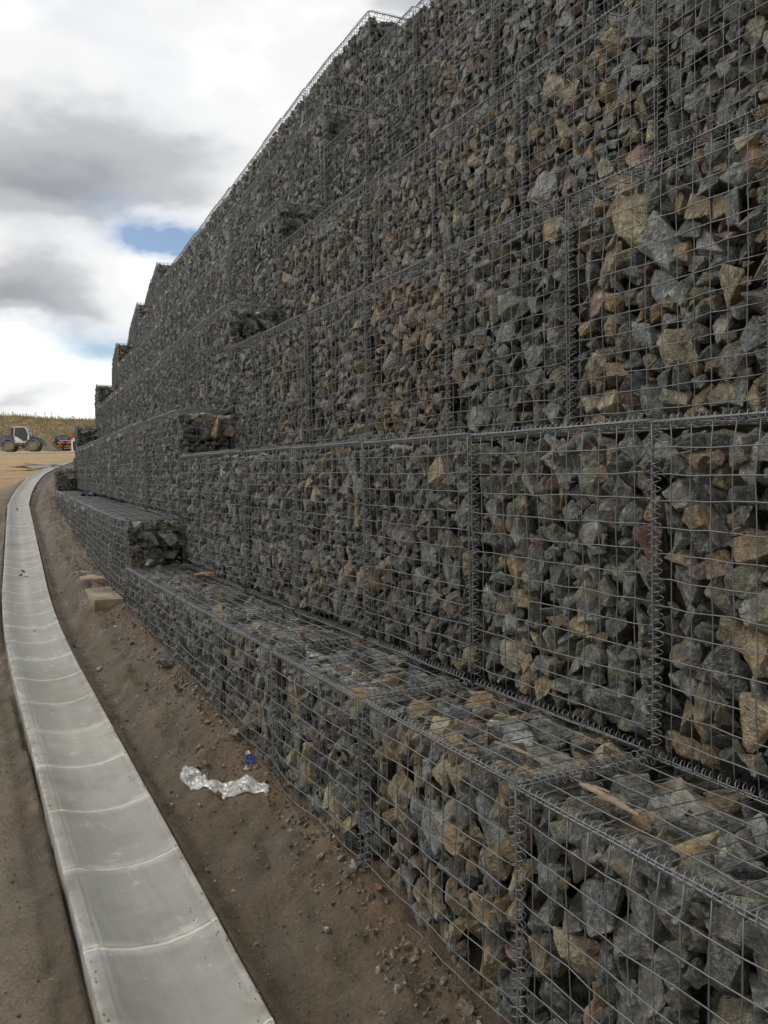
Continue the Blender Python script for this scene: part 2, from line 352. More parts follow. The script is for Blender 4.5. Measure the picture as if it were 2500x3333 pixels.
#MAT_END
# ------------------------------------------------------------------ ground sheet
def build_ground():
    s = np.concatenate([np.arange(-30, -3, 1.5), np.arange(-3, 9, .032), np.arange(9, 25, .09), np.arange(25, 60, .5), np.arange(60, 181, 2.5)])
    t = np.concatenate([-np.geomspace(170, 6.2, 34), np.arange(-6, -1.14, .055), np.array([-1.12, -1.10, -1.08, -1.06, -1.04, -1.02, -1.0, -.98, -.9, -.75, -.65, -.61, -.59, -.575, -.56, -.545, -.53, -.515]),
                        np.arange(-.50, .16, .018), np.array([.3, .6, 1.2, 2.4, 3.35, 3.45, 4, 6, 10, 18, 35, 60, 90])])
    S, T = np.meshgrid(s, t, indexing='ij'); X, Y = path(S, T); Z = ground_z(S, T)
    n, m = len(s), len(t); v = np.stack([X, Y, Z], -1).reshape(-1, 3)
    i = (np.arange(n - 1)[:, None] * m + np.arange(m - 1)[None, :]).ravel()
    f = np.stack([i, i + 1, i + m + 1, i + m], -1)
    me = bpy.data.meshes.new('ground'); me.vertices.add(len(v)); me.vertices.foreach_set('co', v.ravel())
    me.loops.add(f.size); me.loops.foreach_set('vertex_index', f.ravel()); me.polygons.add(len(f)); me.polygons.foreach_set('loop_start', np.arange(len(f)) * 4)
    me.update(); me.validate(); me.materials.append(M_SOIL); me.polygons.foreach_set('use_smooth', [True] * len(f))
    # soil kinds: red = loose brown clay along the wall foot, green = the orange stripped subsoil further off
    u = np.clip((T - CH_R(S)) / 0.48, 0, 1)
    red = np.where(T > CH_R(S), np.clip((u - .45) * 1.0, 0, .5), 0.0) + np.where(T > 3, .5, 0)
    green = np.clip((Y - 21 + 0.25 * (X + 12)) / 10, 0, 1) * (T < CH_R(S) - CH_W) * np.where(T > -1.7, .0, 1) + np.where(T > 3, .4, 0)
    ca = me.color_attributes.new('soil', 'FLOAT_COLOR', 'POINT')
    ca.data.foreach_set('color', np.stack([red, green, np.where(T < CH_R(S) - CH_W - .12, 1.0, 0.0), 1 + 0 * red], -1).ravel().astype(np.float32))
    o = obj('ground', me); tag(o, 'brown muddy building-site ground beside the channel turning orange further away', 'ground', kind='structure')
    bm = bmesh.new(); bm.from_mesh(me); bmesh.ops.recalc_face_normals(bm, faces=bm.faces)
    if sum(fc.normal.z for fc in bm.faces) < 0: bmesh.ops.reverse_faces(bm, faces=bm.faces)
    bm.to_mesh(me); bm.free()
build_ground()

# ------------------------------------------------------------------ precast drainage channel
def build_channel():
    root = thing('drainage_channel', 'long pale grey concrete drainage channel of short dished units along the wall foot', 'drainage channel', (*[float(c) for c in path(0, -.73)], 0))
    root.location = (0, 0, 0)
    UL = 0.595
    # local frame: x along the run (away from the viewer), y across (0 = wall side .. .5 = field side), z up
    prof = [(0, -.13), (0, -.008), (.004, -.002), (.010, -.001), (.02, -.003)]
    for a in np.linspace(.03, .428, 16): prof.append((a, -.006 - .040 * (1 - ((a - .225) / .205) ** 2)))
    prof += [(.440, -.0045), (.452, -.0015), (.49, -.001), (.496, -.003), (.5, -.009), (.5, -.13)]
    def unit(L, seed):
        r = random.Random(seed); v = []; f = []; k = len(prof); xs = [-L / 2, -L / 2 + .006, -L / 4, 0, L / 4, L / 2 - .006, L / 2]
        for j, x in enumerate(xs):
            for y, z in prof:
                e = .004 if j in (0, len(xs) - 1) and z > -.1 else 0
                v.append((x + r.uniform(-.0015, .0015) * (j in (0, 6)), y, z - e + r.uniform(-.0008, .0008)))
        for j in range(len(xs) - 1):
            for i in range(k - 1): f.append((j * k + i, (j + 1) * k + i, (j + 1) * k + i + 1, j * k + i + 1))
        f.append(tuple(range(k - 1, -1, -1))); f.append(tuple((len(xs) - 1) * k + i for i in range(k)))
        return MB().add(v, f).mesh('channel_unit', M_CONC)
    def joint(seed):
        r = random.Random(seed); v = []; f = []; k = len(prof) - 2
        w0 = r.uniform(.009, .014)
        for y, z in prof[1:-1]:
            w = w0 + r.uniform(-.003, .005); up = r.uniform(.0005, .0035)
            for x, dz in ((-w, -.009), (-w * .7, up - .002), (w * .7, up - .002), (w, -.009)): v.append((x + r.uniform(-.001, .001), y, z + dz))
        for i in range(k - 1):
            for c in range(3): f.append((i * 4 + c, (i + 1) * 4 + c, (i + 1) * 4 + c + 1, i * 4 + c + 1))
        return mesh_from('mortar_joint', v, f, M_MORTAR)
    units = [unit(UL - .009, q) for q in range(4)]; joints = [joint(q) for q in range(6)]
    s = 1.08 - UL * 5; k = 0
    while s < 46:
        sm = s + UL / 2; az = float(_az(np.array(sm))); x, y = path(sm, CH_R(sm)); x2, y2 = path(s, CH_R(s)); x3, y3 = path(s + UL, CH_R(s + UL))
        z0, z1 = float(GUT_Z(s)), float(GUT_Z(s + UL)); rz = math.atan2(y3 - y2, x3 - x2); sl = math.atan2(z1 - z0, UL)
        M = Matrix.Rotation(rz, 3, 'Z') @ Matrix.Rotation(-sl + random.uniform(-.003, .003), 3, 'Y') @ Matrix.Rotation(random.uniform(-.006, .006), 3, 'X')
        fx = math.hypot(x3 - x2, y3 - y2) / UL
        obj('channel_unit', units[k % 4], root, (float(x), float(y), (z0 + z1) / 2 + random.uniform(-.0025, .0025)), M.to_quaternion(), (fx, .93, .93))
        obj('mortar_joint', joints[k % 6], root, (float(x2), float(y2), z0), Matrix.Rotation(rz, 3, 'Z').to_quaternion(), (1, .93, .93))
        s += UL; k += 1
build_channel()

# ------------------------------------------------------------------ stones
def make_rock(seed, fine):
    r = random.Random(seed); bm = bmesh.new()
    dims = (1.0, r.uniform(.62, .92), r.uniform(.42, .70)); p = r.uniform(3.2, 9.0)
    for _ in range(r.choice((10, 11, 13, 15, 18))):
        d = Vector((r.gauss(0, 1), r.gauss(0, 1), r.gauss(0, 1))).normalized()
        q = (abs(d.x) ** p + abs(d.y) ** p + abs(d.z) ** p) ** (-1 / p) * r.uniform(.86, 1.05)
        bm.verts.new((d.x * q * dims[0], d.y * q * dims[1], d.z * q * dims[2]))
    res = bmesh.ops.convex_hull(bm, input=bm.verts)
    bmesh.ops.delete(bm, geom=[g for g in set(res['geom_interior'] + res['geom_unused']) if isinstance(g, bmesh.types.BMVert) and g.is_valid], context='VERTS')
    bmesh.ops.dissolve_limit(bm, angle_limit=.16, verts=bm.verts, edges=bm.edges)
    if fine:
        bmesh.ops.bevel(bm, geom=list(bm.edges), offset=.032, segments=1, affect='EDGES', clamp_overlap=True)
        bmesh.ops.triangulate(bm, faces=bm.faces)
        for _ in range(2):
            long = [e for e in bm.edges if e.calc_length() > .19]
            if long: bmesh.ops.subdivide_edges(bm, edges=long, cuts=1); bmesh.ops.triangulate(bm, faces=bm.faces)
        off = Vector((seed * 3.7, seed * 1.9, seed * .7))
        for v in bm.verts:
            n = v.normal if v.normal.length > 0 else v.co.normalized()
            v.co += n * (.070 * mnoise.noise(v.co * 1.9 + off) + .045 * mnoise.noise(v.co * 4.6 + off) + .030 * mnoise.noise(v.co * 10.0 + off))
    bmesh.ops.triangulate(bm, faces=bm.faces); bmesh.ops.recalc_face_normals(bm, faces=bm.faces)
    bm.verts.ensure_lookup_table(); co = np.array([v.co[:] for v in bm.verts]); fa = [tuple(v.index for v in f.verts) for f in bm.faces]
    bm.free(); c = (co.max(0) + co.min(0)) / 2; co = co - c
    return co, fa
NR = 34
ROCKS = [make_rock(100 + i, True) for i in range(NR)]
ROCK_ME = [mesh_from('stone', co, fa, M_STONE) for co, fa in ROCKS]
LOW = [make_rock(100 + i, False) for i in range(NR)]
GREY = [(.108, .120, .112), (.138, .149, .134), (.076, .084, .083), (.178, .184, .162), (.128, .138, .098), (.152, .156, .108), (.092, .103, .098)]
WARM = [(.270, .212, .115), (.235, .175, .092), (.330, .265, .155), (.220, .142, .070), (.205, .168, .104)]
RED = [(.150, .082, .064), (.20, .115, .092)]
TINT = [1.0, 1.0, 1.0]
def stone_colour(brown, r=random):
    q = r.random()
    if q < brown * .85: c = r.choice(WARM); st = r.uniform(.2, 1)
    elif q < brown * .85 + .025: c = r.choice(RED); st = r.uniform(0, .5)
    elif q > .975: c = (.27, .265, .24); st = r.uniform(0, .5)
    else: c = r.choice(GREY); st = r.choice((0, 0, .1, .35, .8)) * (.35 + 1.1 * brown)
    k = r.uniform(.50, 1.02)
    return (c[0] * k * TINT[0], c[1] * k * TINT[1], c[2] * k * TINT[2], min(1, st))
def rand_rot(flat=0.0, face=0.0):
    q = Quaternion((random.gauss(0, 1), random.gauss(0, 1), random.gauss(0, 1), random.gauss(0, 1))).normalized()
    if flat and random.random() < flat:
        q = Quaternion((0, 0, 1), random.uniform(0, 6.28)) @ Quaternion((1, 0, 0), random.gauss(0, .18)) @ Quaternion((0, 1, 0), random.gauss(0, .18))
    elif face and random.random() < face:      # broad side turned to the front of the basket
        q = Quaternion((0, 1, 0), random.uniform(0, 6.28)) @ Quaternion((1, 0, 0), math.pi / 2 + random.gauss(0, .3)) @ Quaternion((0, 1, 0), random.gauss(0, .3))
    return q
def pack(w, h, sizes, tight=.80, tries=26, flat=0.0, edge=.006, face=0.0):
    """Fill a w x h face (first axis, second axis) with stones lying just behind it. Returns (rock, quat, radius, a, b, support, half extents)."""
    out = []; P = np.zeros((600, 3)); n = 0
    for rmin, rmax, count in sizes:
        for _ in range(count):
            k = random.randrange(NR); r = random.uniform(rmin, rmax); q = rand_rot(flat, face); R = np.array(q.to_matrix())
            e = ROCKS[k][0] @ R.T * r; lo = e.min(0); hi = e.max(0)
            ra = .25 * (hi[0] - lo[0] + hi[2] - lo[2])
            if hi[0] - lo[0] > w - .02 or hi[2] - lo[2] > h - .02: continue
            for _t in range(tries):
                a = random.uniform(-lo[0] + edge, w - hi[0] - edge); b = random.uniform(-lo[2] + edge, h - hi[2] - edge)
                if n == 0 or np.all((P[:n, 0] - a) ** 2 + (P[:n, 1] - b) ** 2 > (tight * (P[:n, 2] + ra)) ** 2):
                    P[n] = (a, b, ra); n += 1; out.append((k, q, r, a, b, -lo[1], hi[1])); break
            if n >= 590: return out
    return out
SZ_NEAR = [(.090, .120, 3), (.068, .090, 20), (.050, .068, 90), (.036, .050, 150), (.023, .036, 150)]
SZ_TOP = [(.13, .17, 4), (.10, .13, 16), (.075, .10, 34), (.05, .075, 60), (.03, .05, 70)]

# far baskets and the inner layers: stones too small or too hidden to pick apart, joined per basket
def joined(name, items, rocks, brown):
    V = []; F = []; C = []; n = 0
    for k, q, r, p in items:
        co, fa = rocks[k]; R = np.array(q.to_matrix()); v = co @ R.T * r + np.array(p); V.append(v); F += [tuple(n + i for i in t) for t in fa]
        c = stone_colour(brown); C += [c] * len(v); n += len(v)
    me = mesh_from(name, np.concatenate(V), F, M_FILL)
    ca = me.color_attributes.new('Col', 'FLOAT_COLOR', 'POINT'); ca.data.foreach_set('color', np.array(C, np.float32).ravel())
    return me
def core_items(w, d, h):
    it = []
    for a in np.arange(.06, w, .115):
        for b in np.arange(.06, h, .115):
            it.append((random.randrange(NR), rand_rot(), random.uniform(.085, .12), (a - w / 2 + random.uniform(-.03, .03), random.uniform(.19, .26), min(max(b + random.uniform(-.03, .03), .09), h - .1))))
    for a in np.arange(.08, w, .125):
        for b in np.arange(.24, d, .125):
            it.append((random.randrange(NR), rand_rot(.5), random.uniform(.085, .12), (a - w / 2 + random.uniform(-.02, .02), b, h - random.uniform(.15, .2))))
    return it
CORES = [joined('stone_fill', core_items(.97, 1.0, 1.0), LOW, .25) for _ in range(4)]
def far_items(h=1.0):
    it = [(k, q, r, (a - .5, random.uniform(.004, .03) + sup, b)) for k, q, r, a, b, sup, hi in pack(1.0, h, [(.08, .12, 40), (.055, .08, 80), (.035, .055, 100)], .74, 18, 0, .006, .5)]
    for k, q, r, a, b, sup, hi in pack(1.0, .55, [(.10, .15, 14), (.07, .10, 30), (.045, .07, 30)], .8, 12, .7):
        e = LOW[k][0] @ np.array(q.to_matrix()).T * r
        it.append((k, q, r, (a - .5, b, h - random.uniform(.004, .03) - e.max(0)[2])))
    return it + core_items(.97, .8, 1.0)
FAR = [joined('stone_fill', far_items(), LOW, br) for br in (.06, .10, .18, .10, .06)]

# ------------------------------------------------------------------ wire mesh panels and spiral binders (all meshes 1 m wide, centred on x)
def panel_mesh(w, h, nx, nz, plane, seed, bulge=.012, hooks=0):
    """plane 'front': x,z at y = 0 facing -y; 'lid': x,y at z = 0; 'end': y,z at x = 0."""
    r = random.Random(seed); mb = MB(); off = Vector((seed * 5.1, seed * 2.3, 0))
    def bend(a, b):
        return bulge * (math.sin(math.pi * a / w) ** .6 * math.sin(math.pi * b / h) ** .6) * (.6 + 1.2 * mnoise.noise(Vector((a * 2.2, b * 2.2, 0)) + off)) + .004 * mnoise.noise(Vector((a * 7, b * 7, 3)) + off)
    def P(a, b, lift):
        d = bend(max(0, min(w, a)), max(0, min(h, b))) + lift
        if plane == 'front': return (a - w / 2, -d, b)
        if plane == 'lid': return (a - w / 2, b, d)
        return (d, a, b)
    da = [[r.gauss(0, .0018) for _ in range(nz + 1)] for _ in range(nx + 1)]; db = [[r.gauss(0, .0022) for _ in range(nz + 1)] for _ in range(nx + 1)]
    sg = [r.gauss(0, .004) for _ in range(nz + 1)]
    def node(i, j, lift):
        a = w * i / nx + (da[i][j] if 0 < i < nx else 0)
        b = h * j / nz + ((db[i][j] + sg[j] * math.sin(math.pi * i / nx)) if 0 < j < nz else 0)
        return P(a, b, lift)
    for i in range(nx + 1):
        mb.tube([node(i, j, 0) for j in range(nz + 1)], .0028 if i in (0, nx) else .0020, 5)
    for j in range(nz + 1):
        mb.tube([node(i, j, .0036) for i in range(nx + 1)], .0028 if j in (0, nz) else .0020, 5)
    for q in range(hooks):                     # ends of the internal bracing wires hooked over the mesh
        i, j = r.choice((4, 9)), r.choice((4, 5, 9)); c = Vector(node(min(i, nx - 1), min(j, nz - 1), .006)); s = r.choice((-1, 1))
        pts = [c + Vector((s * .002, .05, -.002)), c + Vector((s * .004, .01, -.008)), c + Vector((0, -.006, -.010)), c + Vector((-s * .004, -.009, .002)), c + Vector((-s * .012, -.004, .012)), c + Vector((-s * .03, .0, .020))]
        mb.tube(pts, .0019, 5)
    return mb.mesh('wire_mesh', M_WIRE, smooth=True)
def coil_mesh(L, seed, seg=10, sides=4, pitch=.027, rad=.0150):
    r = random.Random(seed); pts = []; turns = int((L - .03) / pitch)
    for i in range(turns * seg + 1):
        a = 2 * math.pi * i / seg; x = -turns * pitch / 2 + pitch * i / seg
        wob = .003 * math.sin(x * 9 + seed) + .0015 * mnoise.noise(Vector((x * 20, seed, 0)))
        rr = rad * (1 + .12 * mnoise.noise(Vector((x * 16, seed * 3.3, 1))))
        pts.append((x + .004 * mnoise.noise(Vector((x * 12, 5, seed))), rr * math.cos(a) + wob, rr * math.sin(a) * 1.08 + wob))
    return MB().tube(pts, .00155, sides).mesh('spiral_binder', M_COIL, smooth=True)
FRONT = [panel_mesh(1, 1, 13, 13, 'front', q, .022, 5) for q in range(7)]
LID = [panel_mesh(1, .5, 13, 6, 'lid', 40 + q, .006) for q in range(4)]
END = [panel_mesh(.5, .47, 6, 6, 'end', 60 + q, -.006) for q in range(2)]
COIL = [coil_mesh(1.0, q) for q in range(4)]; COIL_S = [coil_mesh(.5, 9 + q) for q in range(2)]; COIL_LOW = [coil_mesh(1.0, 20, 6, 3, .034)]

# ------------------------------------------------------------------ the gabion wall, basket by basket
ORD = ['first', 'second', 'third', 'fourth', 'fifth', 'sixth', 'seventh', 'eighth', 'ninth', 'tenth', 'eleventh', 'twelfth', 'thirteenth', 'fourteenth', 'fifteenth']
COURSE = ['bottom', 'second', 'third', 'fourth', 'fifth', 'top']
GROUP = 'stone-filled gabion baskets of the retaining wall'
BROWN = {(2, 0): .50, (2, -1): .55, (2, 2): .68, (2, 1): .22, (3, 2): .42, (3, 1): .45, (3, 3): .38, (3, 4): .62, (3, 5): .66, (1, 0): .12, (1, -1): .24, (0, 0): .62, (0, -1): .10, (0, -2): .10,
         (1, 1): .18, (1, 2): .18, (4, 3): .45, (5, 4): .42, (0, 1): .16, (2, 3): .2, (2, 4): .22}
SIZE = {(2, 0): 1.12, (2, -1): 1.18, (2, 1): 1.0, (1, -1): 1.16, (1, 0): 1.02, (0, -1): 1.12, (0, -2): 1.15, (0, 0): 1.0, (3, 1): 1.0, (3, 2): .95}
def add_stone(parent, k, q, r, p, brown):
    return obj('stone', ROCK_ME[k], parent, p, q, r, stone_colour(brown))
def basket(k, s0, s1, label, detail, end=False, ci=None, step_h=.45):
    """One basket of course k between path stations s0 (near end) and s1 (far end). detail 2: every stone its own part; 1: joined stones."""
    xa, ya = path(s0, .5 * k); xb, yb = path(s1, .5 * k)
    sm = (s0 + s1) / 2; L = math.hypot(xa - xb, ya - yb); rz = math.atan2(ya - yb, xa - xb)
    zb = float(wall_base(sm)) + k; jit = random.uniform(-.012, .012)
    nx, ny = -math.sin(rz), math.cos(rz)
    root = thing('gabion_basket', label, 'gabion basket', ((xa + xb) / 2 + nx * jit, (ya + yb) / 2 + ny * jit, zb), rz + random.uniform(-.006, .006), GROUP)
    brown = BROWN.get((k, ci), random.choice((.02, .04, .06, .09, .13))) if ci is not None else .2
    w = L - .012
    lum = random.uniform(.86, 1.14); hue = random.uniform(-.05, .05); TINT[:] = [lum * (1 + hue), lum * (1 + abs(hue) * .3), lum * (1 - hue)]
    big = SIZE.get((k, ci), random.uniform(.84, 1.06)); sz = [(a * big, b * big, int(n / big ** 1.5)) for a, b, n in SZ_NEAR]
    gz = None
    if k == 0: gz = float(ground_z(sm, -.01)) - zb - .12
    obj('front_mesh', random.choice(FRONT), root, (0, -.004, 0), (0, 0, 0), (w * random.choice((-1, 1)), 1, 1))
    obj('lid_mesh', random.choice(LID), root, (0, 0, 1.0), None, (w * random.choice((-1, 1)), 1, 1))
    coils = COIL if detail == 2 else COIL_LOW
    up = (0, math.pi / 2, 0)
    obj('spiral_binder', random.choice(coils), root, (0, .004, 1.002 + random.uniform(-.003, .003)), (random.uniform(0, 6), 0, 0), (w, 1, 1))
    if detail == 2:
        for sx in (-1, 1): obj('spiral_binder', random.choice(COIL), root, (sx * (w / 2 - .011), .004, .5), (0, math.pi / 2, random.uniform(-.5, .5)), (1, .88, .88))
        if k > 0: obj('spiral_binder', random.choice(COIL), root, (0, -.002, .012), (random.uniform(0, 6), 0, 0), (w, 1, 1))
        if k == 0 or end:
            for sx in (-1, 1): obj('spiral_binder', random.choice(COIL_S), root, (sx * (w / 2 - .012), .255, 1.002), (0, 0, math.pi / 2))
    if end:
        obj('end_mesh', random.choice(END), root, (w / 2 + .003, 0, 1.0 - .47))
        if detail == 2: obj('spiral_binder', COIL_S[0], root, (w / 2, .25, 1.004), (0, 0, math.pi / 2))
    f = obj('stone_fill', random.choice(CORES if detail == 2 else FAR), root, (0, 0, 0), None, (w, 1, 1)); f['kind'] = 'stuff'
    if detail == 2:
        for q, rot, r, a, b, sup, hi in pack(w, .985, sz, .725, 30, 0, .006, .55):
            if gz is not None and b < gz: continue
            add_stone(root, q, rot, r, (a - w / 2, .006 + random.random() ** 2 * .03 + sup, b), brown)
        if k == 0 or (end and True) or k == 5:
            dep = .60
            for q, rot, r, a, b, sup, hi in pack(w, dep, SZ_TOP if k == 0 else SZ_TOP[1:4], .80, 24, .75):
                # re-use the packer: first axis along the basket, second axis into the wall; support taken upwards
                e = ROCKS[q][0] @ np.array(rot.to_matrix()).T * r
                add_stone(root, q, rot, r, (a - w / 2, max(b, .012 - e.min(0)[1]), .992 - random.random() ** 2 * .035 - e.max(0)[2]), brown)
    if end:
        for q, rot, r, a, b, sup, hi in pack(.5, .50, [(.085, .11, 5), (.06, .085, 22), (.04, .06, 50), (.026, .04, 50)], .74, 26, .85):
            e = ROCKS[q][0] @ np.array(rot.to_matrix()).T * r
            # turn the packed face (x,z) to the exposed end (y,z)
            rot2 = Quaternion((0, 0, 1), math.pi / 2) @ rot; e2 = ROCKS[q][0] @ np.array(rot2.to_matrix()).T * r
            add_stone(root, q, rot2, r, (w / 2 - .008 - random.random() ** 2 * .03 - e2.max(0)[0], a, .985 - .5 + b), brown)
    return root

def in_view(k, s0, s1):
    for s in (s0, s1):
        x, y = path(s, .5 * k)
        for dz in (0, 1):
            for dt in (0, .5 if k == 0 else 0):
                xx, yy = path(s, .5 * k + dt); z = float(wall_base(s0)) + k + dz - EYE
                d = Vector((float(xx), float(yy), z)); fz = d.dot(_fw)
                if fz < .25: continue
                u, v = d.dot(_R) / fz * FPX, d.dot(_U) / fz * FPX
                if abs(u) < .385 and abs(v) < .51: return True
    return False
def stone_word(brown): return 'mostly brown stone' if brown >= .5 else 'mixed brown stone' if brown >= .35 else 'mostly grey stone'
def build_wall():
    # near run: one-metre baskets towards the viewer from the first step
    for k in range(6):
        i = 5; miss = 0
        while i >= -6 and miss < 1:
            vis = in_view(k, i, i + 1)
            if not vis and i < 3: miss += 1
            br = BROWN.get((k, i)); BROWN[(k, i)] = br if br is not None else random.choice((.02, .04, .06, .09, .13))
            basket(k, i, i + 1, f'gabion basket of {stone_word(BROWN[(k, i)])}, {COURSE[k]} course, {ORD[5 - i]} before the near step', 2, ci=i)
            i -= 1
    n2 = 14; L2 = (STEPS[1] - STEPS[0]) / n2
    for k in range(6):
        for j in range(n2):
            s = STEPS[0] + j * L2
            basket(k, s, s + L2, f'gabion basket in the {COURSE[k]} course, {ORD[j]} beyond the near step', 2 if j < 4 else 1, end=(j == 0), ci=6 + j)
    for k in range(6):
        for j in range(12):
            s = STEPS[1] + j
            basket(k, s, s + 1, f'distant gabion basket in the {COURSE[k]} course, {ORD[j]} beyond the far step', 1, end=(j == 0))
    for k in range(6):
        for j in range(4):
            s = STEPS[2] + j
            basket(k, s, s + 1, f'farthest gabion basket in the {COURSE[k]} course, {ORD[j]} past the last step', 1, end=(j == 0 and k == 0))
build_wall()
#WALL_END
# ------------------------------------------------------------------ loose stones and soil crumbs
def at(s, t, dz=0.0):
    x, y = path(s, t); return (float(x), float(y), float(ground_z(s, t)) + dz)
def build_crumbs():
    """Gravel and crumbs too small to pick apart: along the wall foot, in the trench, left of the channel and a few on the concrete."""
    r = random.Random(3); items = []; brown = []
    for _ in range(5200):
        z = r.random(); s = -1.5 + 22 * r.random() ** 1.8
        if z < .50: t = -abs(r.gauss(0, .11)) - .003; rad = r.uniform(.002, .010) * (1 + 1.6 * (r.random() < .06))
        elif z < .72: t = r.uniform(-.52, -.1); rad = r.uniform(.002, .007)
        else: t = -1.05 - abs(r.gauss(0, .9)); rad = r.uniform(.002, .008)
        rad *= .55 + .45 * min(1, s / 4 + .6)
        items.append((r.randrange(NR), rand_rot(), rad, at(s, t, rad * .25)))
    for _ in range(1500):
        z = r.random(); s = -1.5 + 15 * r.random() ** 1.6
        t = -r.random() ** .8 * .50 if z < .6 else -1.05 - abs(r.gauss(0, .8)); rad = r.uniform(.004, .013) * (.5 + .5 * min(1, s / 5 + .6))
        items.append((r.randrange(NR), rand_rot(), rad, at(s, t, rad * .05)))
    for _ in range(650):
        s = -1.2 + 14 * r.random() ** 1.5; e = float(CH_R(s)); d = abs(r.gauss(0, .022)) * (1 + 1.2 * (vnoise(np.array(s * 1.7), np.array(.5), 77) > .12)); rad = r.uniform(.001, .0045)
        t = e - d if r.random() < .62 else e - CH_W + d * .7; x, y = path(s, t); u = (e - t) / .93
        items.append((r.randrange(NR), rand_rot(), rad, (float(x), float(y), float(GUT_Z(s)) + rad * .3 - 0.93 * (.040 * max(0, 1 - ((u - .225) / .205) ** 2) + (.005 if .02 < u < .43 else 0)))))
    for _ in range(420):
        s = -1.2 + 11 * r.random() ** 1.5; t = -.015 - abs(r.gauss(0, .09)); rad = r.uniform(.009, .021)
        items.append((r.randrange(NR), rand_rot(), rad, at(s, t, rad * .1)))
    V = []; F = []; C = []; n = 0
    for k, q, rad, p in items:
        co, fa = LOW[k]; v = co @ np.array(q.to_matrix()).T * rad + np.array(p); V.append(v); F += [tuple(n + i for i in tt) for tt in fa]; n += len(v)
        c = r.choice([(.10, .082, .058), (.13, .10, .07), (.15, .105, .062), (.13, .115, .095), (.20, .17, .125), (.115, .095, .07), (.16, .115, .07), (.15, .135, .11)])
        if r.random() < .012: c = (.5, .48, .43)
        if r.random() < .012: c = (.26, .09, .045)
        g = r.uniform(.75, 1.25); C += [(c[0] * g, c[1] * g, c[2] * g, .1)] * len(v)
    me = mesh_from('gravel', np.concatenate(V), F, M_FILL)
    ca = me.color_attributes.new('Col', 'FLOAT_COLOR', 'POINT'); ca.data.foreach_set('color', np.array(C, np.float32).ravel())
    tag(obj('gravel', me), 'fine gravel and soil crumbs strewn over the muddy ground', 'gravel', kind='stuff')
build_crumbs()
def loose(name, label, cat, s, t, rad, col, k, flat=(1, 1, 1), dz=None, z=None, rot=None, stain=.1, group=None):
    random.seed(k * 7 + 1); q = rot if rot is not None else rand_rot(.6)
    e = (ROCKS[k % NR][0] * np.array(flat)) @ np.array(q.to_matrix()).T * rad; lo = -e.min(0)[2]
    p = at(s, t) if z is None else (*[float(c) for c in path(s, t)], z)
    o = obj(name, ROCK_ME[k % NR], None, (p[0], p[1], p[2] + lo * (.62 if z is None else 1.0) + (dz or 0)), q, tuple(rad * f for f in flat), (*col, stain))
    return tag(o, label, cat, group)
loose('stone', 'pale fist-sized stone at the foot of a basket corner near the viewer', 'stone', 1.02, -.045, .036, (.36, .33, .27), 3)
loose('pebble', 'pale rounded pebble lying beside the channel edge', 'stone', 4.85, -.41, .034, (.40, .37, .31), 5, (1.2, .9, .8))
loose('pebble', 'flat grey pebble touching the channel edge farther along', 'stone', 5.6, -.515, .036, (.28, .27, .25), 8, (1.1, .9, .5))
loose('clod', 'large dark soil clod against the wall foot', 'soil clod', 4.1, -.065, .075, (.060, .050, .038), 12, (1, .9, .7))
loose('clod', 'smaller dark soil clod nearer the viewer by the wall foot', 'soil clod', 3.55, -.105, .05, (.070, .058, .042), 14, (1, .9, .7))
loose('clod', 'brown soil lump beside the plastic sheet wall end', 'soil clod', 2.55, -.035, .05, (.15, .105, .062), 16)
loose('stone', 'reddish brick lump in the soil between the clods and the sheet', 'stone', 2.9, -.095, .03, (.22, .11, .06), 17)
loose('stone', 'brown stone resting on soil just before the pale stone', 'stone', .55, -.05, .034, (.16, .12, .075), 18)
loose('stone', 'ochre stone at the wall foot nearest the viewer', 'stone', .2, -.055, .030, (.22, .17, .10), 20)
loose('stone', 'small brown stone second from the viewer at the wall foot', 'stone', .36, -.09, .022, (.17, .13, .085), 21)
loose('brick_fragment', 'orange brick fragment lying on the near edge of the plastic sheet', 'brick fragment', 2.07, -.268, .027, (.30, .105, .045), 22, (1, .9, .8), dz=.012)
loose('brick_fragment', 'small orange brick fragment on the plastic sheet towards the wall', 'brick fragment', 2.0, -.168, .021, (.32, .14, .06), 23, (1, .8, .9), dz=.02)
loose('brick_fragment', 'orange brick fragment half hidden behind the plastic sheet', 'brick fragment', 2.47, -.276, .020, (.30, .12, .05), 24)
loose('brick_fragment', 'orange fragment below the blue and white scrap', 'brick fragment', 2.17, -.045, .018, (.28, .10, .045), 25, dz=.004)
loose('brick_fragment', 'red brick chip on the ground left of the channel', 'brick fragment', 5.5, -1.09, .03, (.28, .10, .05), 26, (1.3, .8, .4))
loose('stone', 'white chip of stone on soil beyond the concrete slabs', 'stone', 11.2, -.40, .035, (.5, .48, .43), 27, (1.3, .8, .5))
loose('stone', 'dark reddish stone in the trench by the slabs', 'stone', 8.2, -.42, .045, (.09, .05, .04), 28, (1, .9, .8))
loose('stone', 'white chip on brown soil in front of the concrete slab', 'stone', 5.5, -.19, .026, (.5, .47, .4), 29, (1.2, .9, .5))
LEDGE = float(wall_base(5.5)) + 1.012
loose('stone', 'orange-brown stone lying loose on the mesh of the low ledge', 'stone', 4.78, .40, .085, (.26, .145, .062), 30, (1.1, .8, .62), z=LEDGE - .003, stain=.5, rot=Quaternion((0, 0, 1), .4))
loose('stone', 'pale grey stone lying loose on the ledge against the stepped end', 'stone', 5.93, .20, .075, (.24, .24, .21), 31, (1, .8, .75), z=LEDGE, stain=0, rot=Quaternion((0, 0, 1), 1.2))
